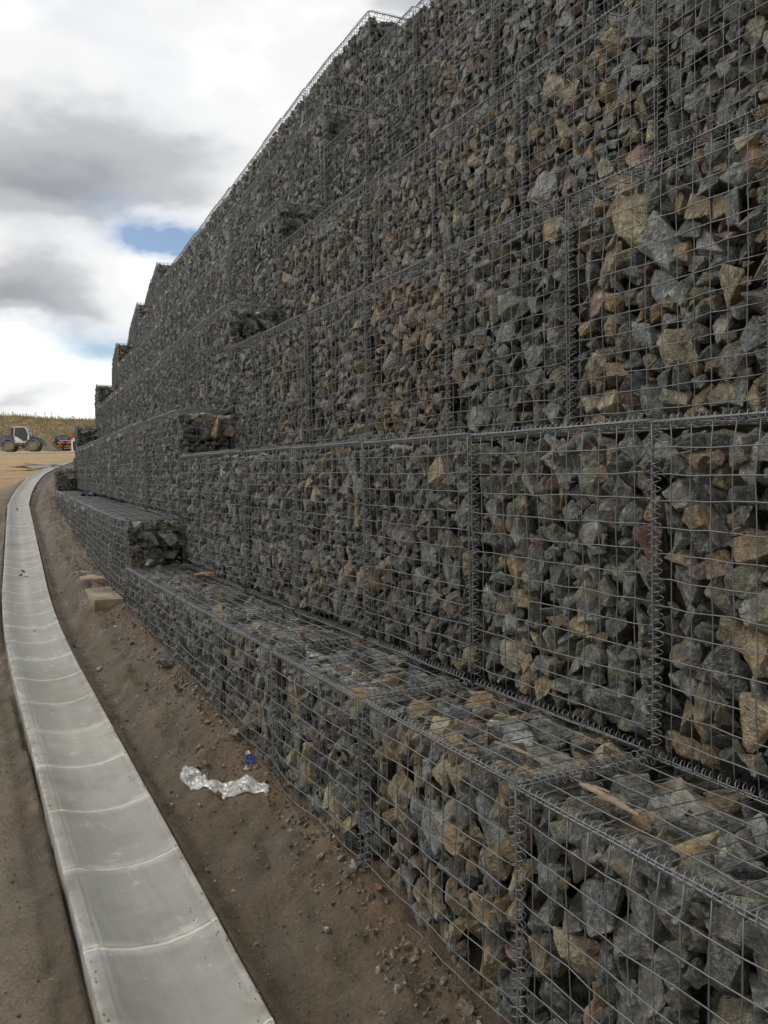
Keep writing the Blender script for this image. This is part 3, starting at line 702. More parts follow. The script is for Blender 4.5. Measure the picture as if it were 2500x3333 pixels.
loose('stone', 'flat grey stone lying on the ledge close to the upper course', 'stone', 5.52, .42, .085, (.17, .175, .155), 32, (1, .8, .45), z=LEDGE, stain=0, rot=Quaternion((0, 0, 1), .2))
loose('stone', 'small pink stone sitting on the near ledge mesh', 'stone', .45, .36, .026, (.26, .165, .14), 33, (1, .9, .9), z=float(wall_base(.5)) + 1.008, stain=0)
for j, (ss, tt, lab) in enumerate([(9.45, -.83, 'dark dirt lump in the channel, largest of a small cluster'), (9.75, -.80, 'dark dirt lump in the channel at the far side of the cluster'), (9.4, -.77, 'pale pebble among dirt lumps in the channel'),
                                   (18.6, -.84, 'dark leaf scrap in the distant bend of the channel'), (6.3, -.78, 'dark crumb of soil alone in the channel')]):
    x, y = path(ss, tt); c = (.32, .29, .24) if j == 2 else (.09, .072, .052)
    zc = float(GUT_Z(ss)) - .045
    loose('dirt_lump', lab, 'dirt lump', ss, tt, (.04, .035, .03, .04, .016)[j], c, 5 + j, (1.2, .8, .35), z=zc)

# ------------------------------------------------------------------ concrete slabs at the wall foot
M_SLAB = plain('slab_concrete', (.31, .255, .165), .85, 0, .25, 9, (.12, .088, .055), .92)
M_PAINT = plain('pink_paint', (.50, .17, .15), .8, 0, .3, 30)
def slab(s0, s1, t0, zt, th, label, marks=False):
    x0, y0 = path(s0, 0); x1, y1 = path(s1, 0); rz = math.atan2(y1 - y0, x1 - x0); L = math.hypot(x1 - x0, y1 - y0)
    root = thing('concrete_slab', label, 'concrete slab', (float(x0), float(y0), zt - th), rz)
    m = MB(); m.box((L / 2, -t0 / 2 + .004, th / 2), (L, -t0, th))
    me = m.mesh('slab_body', M_SLAB, bevel=.006); bm = bmesh.new(); bm.from_mesh(me)
    bmesh.ops.triangulate(bm, faces=bm.faces); bmesh.ops.subdivide_edges(bm, edges=[e for e in bm.edges if e.calc_length() > .12], cuts=3)
    for v in bm.verts: v.co += Vector((1, 1, 1)) * .007 * mnoise.noise(v.co * 9)
    bm.to_mesh(me); bm.free(); obj('slab_body', me, root)
    if marks:
        for a in (.25, .72):
            p = MB(); r = random.Random(int(a * 100)); n = 11; y = -t0 * (1 - a)
            ring = [(.05 + .03 * math.cos(6.283 * i / n) * r.uniform(.7, 1.3), y + .04 * math.sin(6.283 * i / n) * r.uniform(.7, 1.3), th + .008) for i in range(n)]
            p.add(ring, [tuple(range(n))]).obj('paint_mark', M_PAINT, root)
    return root
slab(6.22, 7.15, -.26, .600, .22, 'pale concrete slab sticking out at the wall foot, nearer one')
slab(7.55, 9.25, -.25, .640, .22, 'soil-covered concrete slab with pink paint marks, farther along the wall foot', True)

# ------------------------------------------------------------------ litter: plastic sheet, blue scrap, gloves, wood splinters
def sheet_material():
    m, nt, b = new_mat('clear_polythene'); q = NT(nt); P = q.n('ShaderNodeTexCoord').outputs['Object']
    q.l(q.mix(q.noise(P, 26, 6, .6), (.34, .325, .29), (.60, .59, .56)), b.inputs['Base Color']); b.inputs['Roughness'].default_value = .28
    q.l(q.ramp(q.noise(q.mapping(P, (1, 2.5, 1), (2, 3, 1)), 14, 5, .6), [(.36, .42), (.60, .92)]), b.inputs['Alpha'])
    b.inputs['Transmission Weight'].default_value = .0; b.inputs['Specular IOR Level'].default_value = .6
    return m
def build_sheet():
    M = sheet_material(); nu, nv = 90, 34; A = np.array(at(2.5, -.338)); B = np.array(at(1.9, -.073)); V = []; F = []
    for i in range(nu + 1):
        u = i / nu; c = A * (1 - u) + B * u; s, t = 2.5 - .6 * u, -.338 + .265 * u - .022 * math.sin(math.pi * u)
        half = (.020 + .020 * math.sin(math.pi * u) ** .7) * (1 + .25 * math.sin(u * 9 + 1))
        for j in range(nv + 1):
            v = j / nv * 2 - 1; tt = t + v * half + .010 * mnoise.noise(Vector((u * 7, v * 2, 1))); s2 = s + v * .035 + .02 * mnoise.noise(Vector((u * 6, v * 3, 4)))
            x, y = path(s2, tt); g = float(ground_z(s2, tt))
            h = .008 + .018 * abs(mnoise.noise(Vector((u * 9 + v * 1.5, v * 2.2 - u * 3, 2)))) + .005 * abs(mnoise.noise(Vector((u * 24, v * 6, 5))))
            h += .034 * math.exp(-((u - .78) / .07) ** 2) * (1 - .5 * v * v) + .022 * math.exp(-((u - .04) / .05) ** 2)
            h *= .35 + .65 * (1 - abs(v) ** 3)
            V.append((float(x), float(y), g + h))
    for i in range(nu):
        for j in range(nv): a = i * (nv + 1) + j; F.append((a, a + 1, a + nv + 2, a + nv + 1))
    me = mesh_from('plastic_sheet', V, F, M, True); o = obj('plastic_sheet', me)
    tag(o, 'crumpled translucent white plastic sheet lying on mud beside the wall', 'plastic sheet')
build_sheet()
def crumple(name, label, cat, p, size, mats, seed, lift):
    """A small folded scrap of film: one body with a second-colour border as its part."""
    root = thing(name, label, cat, p)
    for part, mat, (u0, u1) in mats:
        V = []; F = []; n = 10
        for i in range(n + 1):
            for j in range(n + 1):
                u = u0 + (u1 - u0) * i / n; v = j / n - .5
                V.append((size[0] * (v * (1.05 - .8 * u) - .35 * u + .15 * mnoise.noise(Vector((u * 3, v * 3, seed)))), size[1] * (u - .5) * .6 + .01 * mnoise.noise(Vector((u * 9, v * 9, seed + 3))), lift * (.15 + u) + .013 * mnoise.noise(Vector((u * 5, v * 6, seed + 7)))))
        for i in range(n):
            for j in range(n): a = i * (n + 1) + j; F.append((a, a + 1, a + n + 2, a + n + 1))
        o = obj(part, mesh_from(part, V, F, mat, True), root); md = o.modifiers.new('thick', 'SOLIDIFY'); md.thickness = .0015
    return root
M_BLUE = plain('blue_film', (.015, .035, .19), .35, 0, .2, 20); M_WHITEF = plain('white_film', (.75, .75, .74), .4, 0, .1, 20)
crumple('wrapper_scrap', 'crumpled blue scrap with white edge standing against the wall foot', 'wrapper', at(2.25, -.045, .002), (.055, .05), [('blue_panel', M_BLUE, (0, .78)), ('white_edge', M_WHITEF, (.78, 1.02))], 4, .055)
crumple('paper_scrap', 'tiny white paper scrap below the blue scrap', 'paper', at(2.2, -.085, .006), (.028, .02), [('paper', M_WHITEF, (0, 1))], 8, .012)
M_BLACK = plain('black_rubber', (.02, .02, .022), .6)
def glove(name, label, s, t, rz, mats):
    root = thing(name, label, 'glove', (*[float(c) for c in path(s, t)], float(wall_base(s)) + 1.008), rz)
    P = MB(); P.tube([(-.06, 0, .022), (-.02, 0, .026), (.03, 0, .028), (.06, 0, .02)], [.035, .045, .048, .03], 10); P.obj('palm', mats[0], root, True)
    for q, (yy, ll) in enumerate([(-.036, .055), (-.013, .075), (.011, .078), (.034, .062)]):
        MB().tube([(.045, yy, .022), (.045 + ll * .6, yy * 1.15, .030), (.045 + ll, yy * 1.2, .014)], [.012, .012, .007], 8).obj('finger', mats[0], root, True)
    MB().tube([(-.01, .035, .02), (.02, .07, .024), (.045, .085, .014)], [.014, .013, .008], 8).obj('thumb', mats[0], root, True)
    MB().tube([(-.11, 0, .022), (-.06, 0, .024)], [.042, .038], 10).obj('cuff', mats[1], root, True)
M_GLV = plain('glove_blue', (.02, .035, .10), .7, 0, .4, 20, (.08, .07, .055), .6)
glove('work_glove', 'blue and black work glove lying on the far low ledge', 14.6, .34, .6, (M_GLV, M_BLACK))
glove('work_glove', 'black glove with blue cuff, partner nearer the viewer on the far ledge', 14.25, .40, 2.3, (M_BLACK, M_GLV))
M_WOOD = plain('split_wood', (.27, .215, .15), .8, 0, .35, 30, (.24, .16, .09), .5)
def splinter(label, s0, t0, s1, t1, w, forked):
    z = float(wall_base((s0 + s1) / 2)) + 1.012; a = Vector((*[float(c) for c in path(s0, t0)], z)); b = Vector((*[float(c) for c in path(s1, t1)], z))
    d = b - a; L = d.length; rz = math.atan2(d.y, d.x); root = thing('wood_splinter', label, 'wood splinter', a, rz); r = random.Random(int(L * 1000)); n = 26
    def blade(name, u0, u1, y0, w0, lift, th):
        up = []; lo = []
        for i in range(n + 1):
            u = i / n; x = L * (u0 + (u1 - u0) * u); ww = w0 * (min(1, u * 9 + .35)) * (1 - max(0, u - .72) / .32)
            up.append((x, y0 + ww * .5 + r.uniform(-.0012, .0012) + .004 * math.sin(u * 4), lift * u)); lo.append((x, y0 - ww * .5 + r.uniform(-.0012, .0012) + .004 * math.sin(u * 4), lift * u))
        V = [p for p in up] + [p for p in lo] + [(p[0], p[1], p[2] + th * r.uniform(.7, 1.2)) for p in up] + [(p[0], p[1], p[2] + th * r.uniform(.7, 1.2)) for p in lo]; m = n + 1; F = []
        for i in range(n):
            F += [(i, i + 1, m + i + 1, m + i), (2 * m + i, 3 * m + i, 3 * m + i + 1, 2 * m + i + 1), (i, 2 * m + i, 2 * m + i + 1, i + 1), (m + i, m + i + 1, 3 * m + i + 1, 3 * m + i)]
        F += [(0, m, 3 * m, 2 * m), (n, 2 * m + n, 3 * m + n, m + n)]
        MB().add(V, F).obj(name, M_WOOD, root)
    blade('main_blade', 0, 1, 0, w, .004, .006)
    if forked: blade('side_sliver', .06, .48, w * .62, w * .32, .016, .004)
splinter('pale torn splinter of wood lying on the nearest ledge mesh', -.10, .135, -.345, .115, .019, True)
splinter('thin light wood sliver on the ledge behind the larger splinter', .30, .13, .13, .145, .006, False)
M_LEAF = plain('dry_leaf', (.26, .13, .045), .7, 0, .3, 40)
def leaf(label, s, t, rz, L):
    V = []; n = 8
    z = float(wall_base(s)) + 1.012
    for i in range(n + 1):
        u = i / n; w = L * .22 * math.sin(math.pi * min(1, u + .04)) ** .8
        for k in (-1, 0, 1): V.append((L * (u - .5), k * w, .02 * (u - .5) ** 2 + abs(k) * .008 + .004))
    F = []
    for i in range(n):
        for k in range(2): a = i * 3 + k; F.append((a, a + 1, a + 4, a + 3))
    o = obj('dry_leaf', mesh_from('dry_leaf', V, F, M_LEAF, True), None, (*[float(c) for c in path(s, t)], z), (0, 0, rz)); md = o.modifiers.new('thick', 'SOLIDIFY'); md.thickness = .001
    tag(o, label, 'leaf')
leaf('curled brown leaf on the ledge mesh nearer the channel side', 4.55, .12, .5, .09)
leaf('small orange leaf on the ledge close to the upper basket', 3.55, .40, 2.0, .07)

# ------------------------------------------------------------------ far side of the site: road, embankment, machines, people
M_ROAD = plain('pale_hardstanding', (.30, .285, .26), .85, 0, .15, .6, (.22, .18, .13), .5); M_KERB = plain('concrete_kerb', (.55, .53, .48), .85, 0, .1, 2)
def build_far():
    m = MB(); xs = np.linspace(-110, 10, 41); ys = [80.4, 83, 86, 90, 94.5]
    for y in ys:
        for x in xs: m.v.append((x, y, float(grade(y)) + .012))
    n = len(xs)
    for j in range(len(ys) - 1):
        for i in range(n - 1): m.f.append((j * n + i, j * n + i + 1, (j + 1) * n + i + 1, (j + 1) * n + i))
    tag(m.obj('road', M_ROAD), 'pale grey hardstanding road crossing below the grassy embankment', 'road', kind='structure')
    k = MB(); k.box((-50, 80.2, float(grade(80.2)) + .04), (120, .35, .16)); tag(k.obj('kerb', M_KERB, bevel=.02), 'pale concrete kerb along the near edge of the far road', 'kerb', kind='structure')
build_far()
def build_bank():
    m, nt, b = new_mat('dry_grass_bank'); q = NT(nt); P = q.n('ShaderNodeNewGeometry').outputs['Position']
    c = q.mix(q.noise(q.mapping(P, (.3, 1, .8)), 1.1, 7, .65, .5), (.22, .168, .085), (.40, .305, .17))
    c = q.mix(q.ramp(q.noise(P, .35, 5, .6), [(.46, 0), (.64, .7)]), c, (.25, .215, .105))
    q.l(c, b.inputs['Base Color']); b.inputs['Roughness'].default_value = .95; q.bump(q.noise(P, 3, 6, .7), b, 1.0, .3)
    xs = np.linspace(-140, 60, 161); pr = [(94.2, -.4), (95, 0), (96.5, .28), (98.5, .52), (100.5, .74), (102.3, .92), (104, .985), (107, 1.0), (140, 1.02), (320, 1.05)]
    V = []; F = []; tops = lambda x: 9.15 - .062 * (x + 46) if x > -70 else 10.6
    global bank_pt
    def bank_pt(x, a):
        y, h = pr[0]; 
        ys = [p[0] for p in pr]; hs = [p[1] for p in pr]; y = a; f = np.interp(a, ys, hs); z0 = 4.68
        return (x, y, z0 + (tops(x) - z0) * f + .22 * float(fbm2(np.array(x * .35), np.array(y * .35), 6)))
    for x in xs:
        for y, h in pr: V.append(bank_pt(float(x), y))
    k = len(pr)
    for i in range(len(xs) - 1):
        for j in range(k - 1): F.append((i * k + j, i * k + j + 1, (i + 1) * k + j + 1, (i + 1) * k + j))
    o = MB().add(V, F).obj('embankment', m, smooth=True)
    tag(o, 'long grassy embankment of dry brown grass behind the road', 'embankment', kind='structure')
    # grass: tufts of thin blades over the slope, and a fringe of tall dry weeds along the crest
    M_G = plain('dry_grass', (.36, .28, .155), .9, 0, .5, .6); r = random.Random(5); V = []; F = []
    def blade(p, h, w, lean):
        n = len(V); dx, dy = r.uniform(-1, 1), r.uniform(-1, 1)
        V.extend([(p[0] - w, p[1], p[2] - .05), (p[0] + w, p[1], p[2] - .05), (p[0] + w * .5 + lean * dx * .4, p[1] + lean * dy * .4, p[2] + h * .6), (p[0] + lean * dx, p[1] + lean * dy, p[2] + h)])
        F.append((n, n + 1, n + 2)); F.append((n, n + 2, n + 3))
    for _ in range(9000):
        x = r.uniform(-60, -22); a = r.uniform(95, 106); p = bank_pt(x, a)
        for _b in range(3): blade((p[0] + r.uniform(-.2, .2), p[1], p[2]), r.uniform(.12, .3), .05, .25)
    for _ in range(2600):
        x = r.uniform(-60, -22); p = bank_pt(x, r.uniform(103, 106)); blade(p, r.uniform(.2, .65), .010, .25)
    g = obj('grass', mesh_from('grass', V, F, M_G)); tag(g, 'dry brown grass covering the embankment', 'grass', kind='stuff')
    M_W = plain('dead_weed', (.20, .17, .11), .9)
    for q, x in enumerate([-47.4, -46.0, -44.9, -43.2, -42.1, -41.0, -40.2, -39.3, -37.6, -36.1]):
        p = bank_pt(x, 104.2); h = r.uniform(.5, .8) if q not in (5, 6) else 1.0
        root = thing('tall_weed', f'tall dead seed-headed weed on the embankment crest, {ORD[q]} counted away from the picture edge', 'weed', p, 0, 'tall weeds on the embankment crest')
        MB().tube([(0, 0, -.05), (.03, 0, h * .5), (r.uniform(-.1, .1), 0, h)], [.016, .012, .008], 5).obj('stem', M_W, root)
        hd = MB()
        for _ in range(14): 
            a = r.uniform(0, 6.28); zz = h * r.uniform(.62, 1.02); rr = .14 * (1.1 - zz / h) + .04; hd.tube([(0.02, 0, zz - .12), (rr * math.cos(a), rr * math.sin(a), zz + .03)], [.006, .014], 4)
        sh = hd.obj('seed_head', M_W, root); sh['kind'] = 'stuff'
build_bank()

def wheel(root, p, R, w, M_T, M_R, side):
    t = MB(); n = 26; pr = [(.52, -.5), (.80, -.5), (.95, -.42), (1.0, -.25), (1.0, .25), (.95, .42), (.80, .5), (.52, .5)]
    V = [(R * q * math.cos(6.2832 * i / n), w * y, R * q * math.sin(6.2832 * i / n)) for i in range(n) for q, y in pr]; k = len(pr)
    F = [(i * k + j, i * k + (j + 1) % k, ((i + 1) % n) * k + (j + 1) % k, ((i + 1) % n) * k + j) for i in range(n) for j in range(k)]
    t.add(V, F)
    for i in range(22):
        a = 6.2832 * i / 22; t.box((R * .995 * math.cos(a), (.12 if i % 2 else -.12) * w * 2, R * .995 * math.sin(a)), (.07, w * .46, .09), rot=Matrix.Rotation(-a + math.pi / 2, 3, 'Y'))
    e = bpy.data.objects.new('wheel', None); link(e, root); e.location = p
    t.obj('tyre', M_T, e)
    MB().cyl((0, side * w * .30, 0), R * .54, w * .28, n=24).cyl((0, side * w * .46, 0), R * .22, w * .12, n=16).obj('rim', M_R, e, bevel=.01)
def build_loader():
    DUST = (.30, .245, .165)
    MB_ = plain('loader_blue', (.012, .035, .135), .4, 0, .2, 3, DUST, .45, .2); MW = plain('loader_white', (.78, .77, .72), .45, 0, .1, 3, DUST, .55)
    MG = plain('loader_grey', (.13, .12, .10), .7, 0, .2, 3, DUST, .85); MT = plain('muddy_tyre', (.12, .10, .075), .95, 0, .3, 6, DUST, .9); MS = plain('muddy_steel', (.24, .20, .14), .7, 0, .3, 4, DUST, .7)
    MR = plain('muddy_rim', (.30, .25, .17), .8, 0, .2, 6, (.2, .17, .12), .6); MO = plain('amber_beacon', (.75, .16, .04), .4)
    mg, nt, b = new_mat('cab_glass'); b.inputs['Base Color'].default_value = (.035, .045, .04, 1); b.inputs['Roughness'].default_value = .08; b.inputs['Alpha'].default_value = .72
    y = 86.0; root = thing('wheel_loader', 'muddy blue and white wheel loader parked below the embankment', 'wheel loader', (-36.19, y, float(grade(y)) + .015), math.radians(9))
    hw = .78
    for x in (-1.13, 1.13):
        for s in (-1, 1): wheel(root, (x, s * hw, .56), .56, .42, MT, MR, s)
    MB().box((-.95, 0, .78), (2.3, 1.1, .42)).box((.95, 0, .72), (1.3, .8, .40)).box((.1, 0, .66), (.5, .45, .3)).cyl((0.1, 0, .7), .12, .7, 'Z').obj('chassis', MG, root, bevel=.03)
    MB().prism([(-2.35, .80), (-2.40, 1.30), (-2.2, 1.52), (-1.45, 1.66), (-.85, 1.60), (-.6, 1.1), (-.6, .85)], -.58, .58).obj('engine_hood', MB_, root, bevel=.05)
    for s in (-1, 1):
        V = []; n = 9
        for i in range(n):
            a = math.pi * (.02 + .96 * i / (n - 1))
            for rr in (.64, .72): V.append((rr * math.cos(a), rr * math.sin(a)))
        for x0 in (-1.13, 1.13):
            f = MB(); vv = [(x0 + px, s * (hw - .24) + d, .56 + pz) for px, pz in V for d in (0, s * .46)]
            F = []
            for i in range(n - 1):
                a = i * 4; c = a + 4; F += [(a, a + 1, c + 1, c), (a + 2, c + 2, c + 3, a + 3), (a, c, c + 2, a + 2), (a + 1, a + 3, c + 3, c + 1)]
            f.add(vv, F).obj('mudguard', MG, root)
    # cab
    out = [(-.98, 1.55), (-.78, 2.46), (.40, 2.46), (.62, 2.30), (.76, 1.75), (.66, 1.05), (.30, .88), (-.35, .92), (-.55, 1.5)]
    MB().prism([(-.55, .9), (-.62, 1.60), (-.30, 1.45), (.28, 1.02), (.62, 1.15), (.66, .86)], -.60, .60).obj('cab_base', MW, root, bevel=.03)
    MB().box((-.22, 0, 2.46), (1.42, 1.22, .09)).obj('cab_roof', MW, root, bevel=.03)
    for s in (-1, 1):
        yy = s * .57
        MB().tube([(-.62, yy, 1.5), (-.55, yy, 2.44)], .055, 6).obj('pillar', MW, root)
        MB().tube([(-1.0, yy, 1.56), (-.88, yy, 2.44)], .045, 6).obj('pillar', MG, root)
        MB().tube([(.66, yy, 1.1), (.74, yy, 1.7), (.58, yy, 2.2), (.44, yy, 2.44)], .055, 6).obj('pillar', MW, root)
        MB().prism([(-.56, 1.62), (-.50, 2.40), (.36, 2.40), (.52, 2.15), (.66, 1.66), (.60, 1.16), (.30, 1.10)], yy - .012, yy + .012).obj('side_window', mg, root)
        MB().prism([(-.96, 1.60), (-.86, 2.40), (-.62, 2.40), (-.68, 1.60)], yy - .012, yy + .012).obj('rear_quarter_window', mg, root)
        MB().box((.88, s * .72, 2.0), (.05, .22, .32)).tube([(.62, s * .58, 2.1), (.88, s * .7, 2.05)], .02, 5).obj('mirror', MG, root)
    MB().prism([(.63, 1.15), (.73, 1.72), (.56, 2.2), (.43, 2.42), (.40, 2.42), (.53, 2.18), (.70, 1.70), (.60, 1.15)], -.52, .52).obj('windscreen', mg, root)
    MB().box((-.3, 0, 1.2), (.5, .55, .14)).box((-.52, 0, 1.5), (.12, .5, .6)).obj('seat', MG, root, bevel=.04)
    MB().tube([(.3, 0, 1.0), (.2, 0, 1.5)], .03, 6).cyl((.18, 0, 1.52), .19, .04, 'Z').obj('steering_wheel', MG, root)
    MB().cyl((-.62, .3, 2.58), .08, .16, 'Z', 12, .06).obj('beacon', MO, root)
    # front frame, arms and bucket
    MB().prism([(.85, .95), (.80, 1.5), (1.25, 1.62), (1.5, 1.4), (1.7, .95)], -.30, .30).obj('front_frame', MB_, root, bevel=.04)
    for s in (-1, 1): MB().prism([(1.0, 1.42), (1.05, 1.60), (1.7, 1.42), (2.2, .95), (2.62, .40), (2.50, .26), (2.0, .74), (1.55, 1.20)], s * .36 - .05, s * .36 + .05).obj('lift_arm', MB_, root, bevel=.015)
    MB().tube([(1.2, 0, 1.5), (1.95, 0, 1.30)], .06, 8).tube([(1.95, 0, 1.30), (2.25, 0, 1.22)], .035, 8).prism([(1.85, 1.12), (2.0, 1.34), (2.1, 1.30), (2.0, 1.05)], -.06, .06).obj('tilt_cylinder', MS, root)
    V = [(2.50, .55), (2.62, .92), (2.78, .98), (2.72, .60), (2.90, .20), (3.62, .10), (3.62, .06), (2.85, .04), (2.60, .25)]
    bk = MB().prism(V, -1.05, 1.05); bk.prism([(2.60, .60), (2.78, .95), (3.62, .09), (2.86, .05)], -1.07, -1.03).prism([(2.60, .60), (2.78, .95), (3.62, .09), (2.86, .05)], 1.03, 1.07)
    bko = bk.obj('bucket', MS, root)
    for q in range(8): MB().prism([(3.55, .05), (3.55, .11), (3.78, .055)], -.98 + q * .28 - .03, -.98 + q * .28 + .03).obj('tooth', MS, bko)
    MB().box((.75, -.60, 1.42), (.16, .12, .34)).obj('work_lamp', MW, root, bevel=.02)
    for z in (.45, .72): MB().box((-.02, -.66, z), (.42, .22, .04)).obj('step_plate', MG, root)
build_loader()
def build_dumper():
    MY = plain('machine_yellow', (.62, .36, .05), .5, 0, .15, 2, (.30, .22, .12), .5); MK = plain('machine_black', (.018, .018, .02), .5); MRD = plain('machine_orange', (.55, .10, .04), .5)
    MWH = plain('machine_white', (.7, .7, .68), .5); mg, nt, b = new_mat('machine_glass'); b.inputs['Base Color'].default_value = (.10, .13, .14, 1); b.inputs['Roughness'].default_value = .1
    y = 89.5; x = -33.35
    root = thing('mini_excavator', 'small yellow digger with black glazed cab behind the workers', 'excavator', (x, y, float(grade(y)) + .015), math.radians(16))
    for s in (-1, 1):
        tr = [(.95 * math.cos(a) * (1 if abs(math.cos(a)) > .2 else 1), .21 + .21 * math.sin(a)) for a in np.linspace(0, 2 * math.pi, 20, endpoint=False)]
        MB().prism(tr, s * .62 - .14, s * .62 + .14).obj('track', MK, root, bevel=.02)
    MB().box((0, 0, .52), (1.4, 1.0, .16)).obj('undercarriage', MY, root)
    MB().prism([(-.95, .62), (-.98, .95), (-.8, 1.02), (.72, 1.02), (.85, .9), (.85, .62)], -.66, .66).obj('body', MK, root, bevel=.05)
    MB().box((.55, -.675, .85), (.45, .03, .26)).obj('side_panel', MRD, root)
    MB().prism([(-.82, 1.02), (-.66, 1.60), (.62, 1.64), (.72, 1.02)], -.58, .58).obj('cab', MK, root, bevel=.06)
    for u0, u1 in ((-.60, -.12), (-.05, .52)): MB().box(((u0 + u1) / 2, -.592, 1.34), (u1 - u0, .02, .40)).obj('window', mg, root)
    MB().box((.15, -.60, 1.06), (1.1, .03, .05)).obj('trim_strip', MWH, root)
    MB().box((-.30, -.675, .80), (.16, .02, .05)).box((-.30, -.676, .72), (.05, .02, .14)).obj('white_mark', MWH, root)
    MB().prism([(-1.75, .10), (-1.70, .42), (-1.0, .86), (-.8, .80), (-1.0, .62), (-1.6, .06)], -.7, .7).obj('blade', MY, root, bevel=.02)
    MB().tube([(-.6, -.75, .25), (.9, -.75, .25)], .06, 6).obj('yellow_rail', MY, root)
build_dumper()

# people: one continuous skinned body each, clothes by body zone as separate skins grown over it
def skin_obj(name, mat, parent, verts, edges, radii, root=0, sub=2):
    me = bpy.data.meshes.new(name); me.from_pydata(verts, edges, []); me.materials.append(mat); o = obj(name, me, parent)
    bm = bmesh.new(); bm.from_mesh(me); lay = bm.verts.layers.skin.verify(); bm.verts.ensure_lookup_table()
    for v, r in zip(bm.verts, radii):
        v[lay].radius = r if hasattr(r, '__len__') else (r, r)
    bm.verts[root][lay].use_root = True; bm.to_mesh(me); bm.free()
    md = o.modifiers.new('skin', 'SKIN'); md.use_smooth_shade = True; sb = o.modifiers.new('sub', 'SUBSURF'); sb.levels = sub; sb.render_levels = sub
    return o
def build_people():
    SK = plain('skin', (.36, .21, .14), .6, 0, .05, 10); RED = plain('red_cloth', (.55, .025, .03), .8, 0, .1, 8); DK = plain('dark_cloth', (.022, .024, .03), .85, 0, .2, 8); HA = plain('dark_hair', (.03, .02, .015), .7)
    WH = plain('white_cloth', (.72, .72, .70), .8, 0, .06, 8); ORG = plain('hi_vis_orange', (.80, .13, .03), .7, 0, .1, 8); BT = plain('boot', (.05, .035, .02), .8)
    def person(loc, rz, label, J, top, legs, tailm=None, size=1.0):
        root = thing('person', label, 'person', loc, rz)
        names = list(J); idx = {n: i for i, n in enumerate(names)}
        E = [('pelvis', 'waist'), ('waist', 'chest'), ('chest', 'neck'), ('neck', 'head'), ('head', 'crown')]
        for s in 'LR': E += [('chest', 'sh' + s), ('sh' + s, 'el' + s), ('el' + s, 'wr' + s), ('wr' + s, 'ha' + s), ('pelvis', 'hip' + s), ('hip' + s, 'kn' + s), ('kn' + s, 'an' + s), ('an' + s, 'toe' + s)]
        rad = dict(pelvis=.125, waist=.12, chest=.145, neck=.055, head=.092, crown=.088, sh=.075, el=.045, wr=.032, ha=.036, hip=.085, kn=.06, an=.045, toe=.04)
        rr = [rad[n] if n in rad else rad[n[:-1]] for n in names]
        skin_obj('body', SK, root, [J[n] for n in names], [(idx[a], idx[b]) for a, b in E], rr)
        def cloth(nm, mat, nn, ee, grow, fix={}):
            sub = list(nn); ii = {n: i for i, n in enumerate(sub)}
            skin_obj(nm, mat, root, [J[n] for n in sub], [(ii[a], ii[b]) for a, b in ee], [fix.get(n, (rad[n] if n in rad else rad[n[:-1]]) + grow) for n in sub])
        cloth('shirt', top, ['chest', 'waist', 'shL', 'elL', 'shR', 'elR'], [('chest', 'waist'), ('chest', 'shL'), ('shL', 'elL'), ('chest', 'shR'), ('shR', 'elR')], .034)
        cloth('trousers', legs, ['pelvis', 'hipL', 'knL', 'anL', 'hipR', 'knR', 'anR'], [('pelvis', 'hipL'), ('hipL', 'knL'), ('knL', 'anL'), ('pelvis', 'hipR'), ('hipR', 'knR'), ('knR', 'anR')], .020)
        p, w = Vector(J['pelvis']), Vector(J['waist']); c0 = Vector(J['chest'])
        skin_obj('shirt_tail', tailm or top, root, [tuple(w + (c0 - w) * .25), tuple(w), tuple(p), tuple(p + (p - w) * .35)], [(0, 1), (1, 2), (2, 3)], [.150, .150, .155, .150], 1)
        h = Vector(J['head']); c = Vector(J['crown']); d = (c - h)
        skin_obj('hair', HA, root, [tuple(h + d * .35 - Vector((0, .015, 0))), tuple(h + d * .8 - Vector((0, .01, 0))), tuple(c + d * .25)], [(0, 1), (1, 2)], [.098, .102, .082])
        for s in 'LR': skin_obj('boot', BT, root, [J['an' + s], J['toe' + s]], [(0, 1)], [.062, .055])
        for s in 'LR':   # fingers
            w = Vector(J['ha' + s]); v = (w - Vector(J['wr' + s])).normalized()
            sd = v.orthogonal().normalized()
            for q, l in enumerate((.07, .08, .075, .06)):
                b0 = w + sd * (q - 1.5) * .018; skin_obj('finger', SK, root, [tuple(b0), tuple(b0 + v * l * .6), tuple(b0 + v * l + sd.cross(v) * .02)], [(0, 1), (1, 2)], [.010, .009, .008], sub=1)
            skin_obj('thumb', SK, root, [tuple(w - v * .02 + sd * .03), tuple(w + v * .02 + sd * .06)], [(0, 1)], [.011, .009], sub=1)
        root.scale = (size,) * 3
        return root
    # seen from behind, one arm out to the white post (local x = picture right, y = away)
    J = dict(pelvis=(0, 0, .92), waist=(-.02, -.01, 1.08), chest=(-.04, -.02, 1.30), neck=(-.04, .0, 1.46), head=(-.04, .03, 1.56), crown=(-.04, .03, 1.67),
             shL=(-.22, 0, 1.38), elL=(-.36, .10, 1.30), wrL=(-.44, .14, 1.46), haL=(-.46, .15, 1.53), shR=(.15, 0, 1.36), elR=(.26, -.02, 1.12), wrR=(.28, .08, .92), haR=(.28, .11, .85),
             hipL=(-.09, 0, .86), knL=(-.02, .05, .48), anL=(.05, 0, .09), toeL=(.06, .14, .05), hipR=(.10, 0, .86), knR=(.18, .06, .48), anR=(.24, .02, .09), toeR=(.27, .15, .05))
    y = 87.2; person((-.3607 * y, y, float(grade(y)) + .015), math.radians(18), 'person in red top and dark trousers seen from behind beside a white post', J, RED, DK, WH, 1.06)
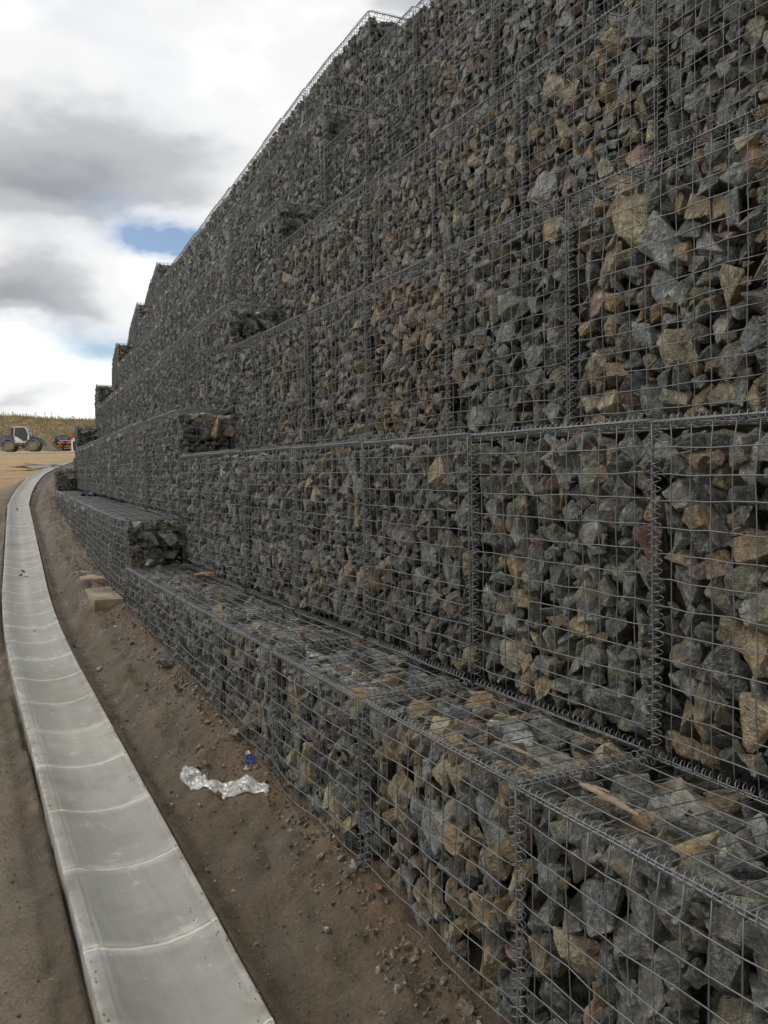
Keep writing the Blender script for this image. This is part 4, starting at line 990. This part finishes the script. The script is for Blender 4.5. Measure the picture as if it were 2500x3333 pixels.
    J2 = dict(pelvis=(.18, 0, .74), waist=(.06, 0, .84), chest=(-.16, 0, .90), neck=(-.30, 0, .88), head=(-.40, 0, .86), crown=(-.47, 0, .84),
              shL=(-.18, -.18, .86), elL=(-.22, -.20, .58), wrL=(-.34, -.16, .38), haL=(-.38, -.14, .31), shR=(-.18, .18, .86), elR=(-.24, .20, .58), wrR=(-.36, .14, .40), haR=(-.40, .12, .33),
              hipL=(.18, -.10, .70), knL=(.10, -.14, .40), anL=(.22, -.14, .09), toeL=(.08, -.15, .05), hipR=(.18, .10, .70), knR=(.04, .16, .40), anR=(.10, .16, .09), toeR=(-.04, .17, .05))
    y = 87.6; p2 = person((-.3745 * y, y, float(grade(y)) + .015), math.radians(14), 'person in dark clothes and orange vest bending forward near the loader bucket', J2, ORG, DK)
    y = 86.9; root = thing('marker_post', 'white marker post standing beside the person in red', 'post', (-.3628 * y, y, float(grade(y)) + .015))
    PM = plain('post_white', (.80, .80, .78), .6, 0, .05, 4); MB().box((0, 0, .55), (.15, .06, 1.10)).obj('shaft', PM, root, bevel=.01); MB().box((0, 0, 1.125), (.17, .08, .05)).obj('cap', PM, root, bevel=.01); MB().box((0, 0, .03), (.26, .2, .06)).obj('foot', PM, root, bevel=.01)
build_people()
def debris(label, u, y, w, d, seed):
    r = random.Random(seed); z = float(grade(y)); n = 9; V = [(w * (.5 * math.cos(6.283 * i / n)) * r.uniform(.6, 1.2), d * .5 * math.sin(6.283 * i / n) * r.uniform(.6, 1.2), .05 + r.uniform(0, .12)) for i in range(n)]
    V2 = [(a, b, c + .02) for a, b, c in V]
    o = MB().add(V + V2, [tuple(range(n - 1, -1, -1)), tuple(range(n, 2 * n))] + [(i, (i + 1) % n, (i + 1) % n + n, i + n) for i in range(n)]).obj('board_scrap', M_ROAD, loc=(u * y, y, z), rot=(.06, .04, r.uniform(0, 1)))
    tag(o, label, 'board')
debris('pale bent board scrap lying on the orange soil by the channel bend', -.398, 40.0, 1.5, .8, 2)
debris('flat grey board scrap lying left of the bent pale one', -.418, 37.5, 1.7, .8, 5)
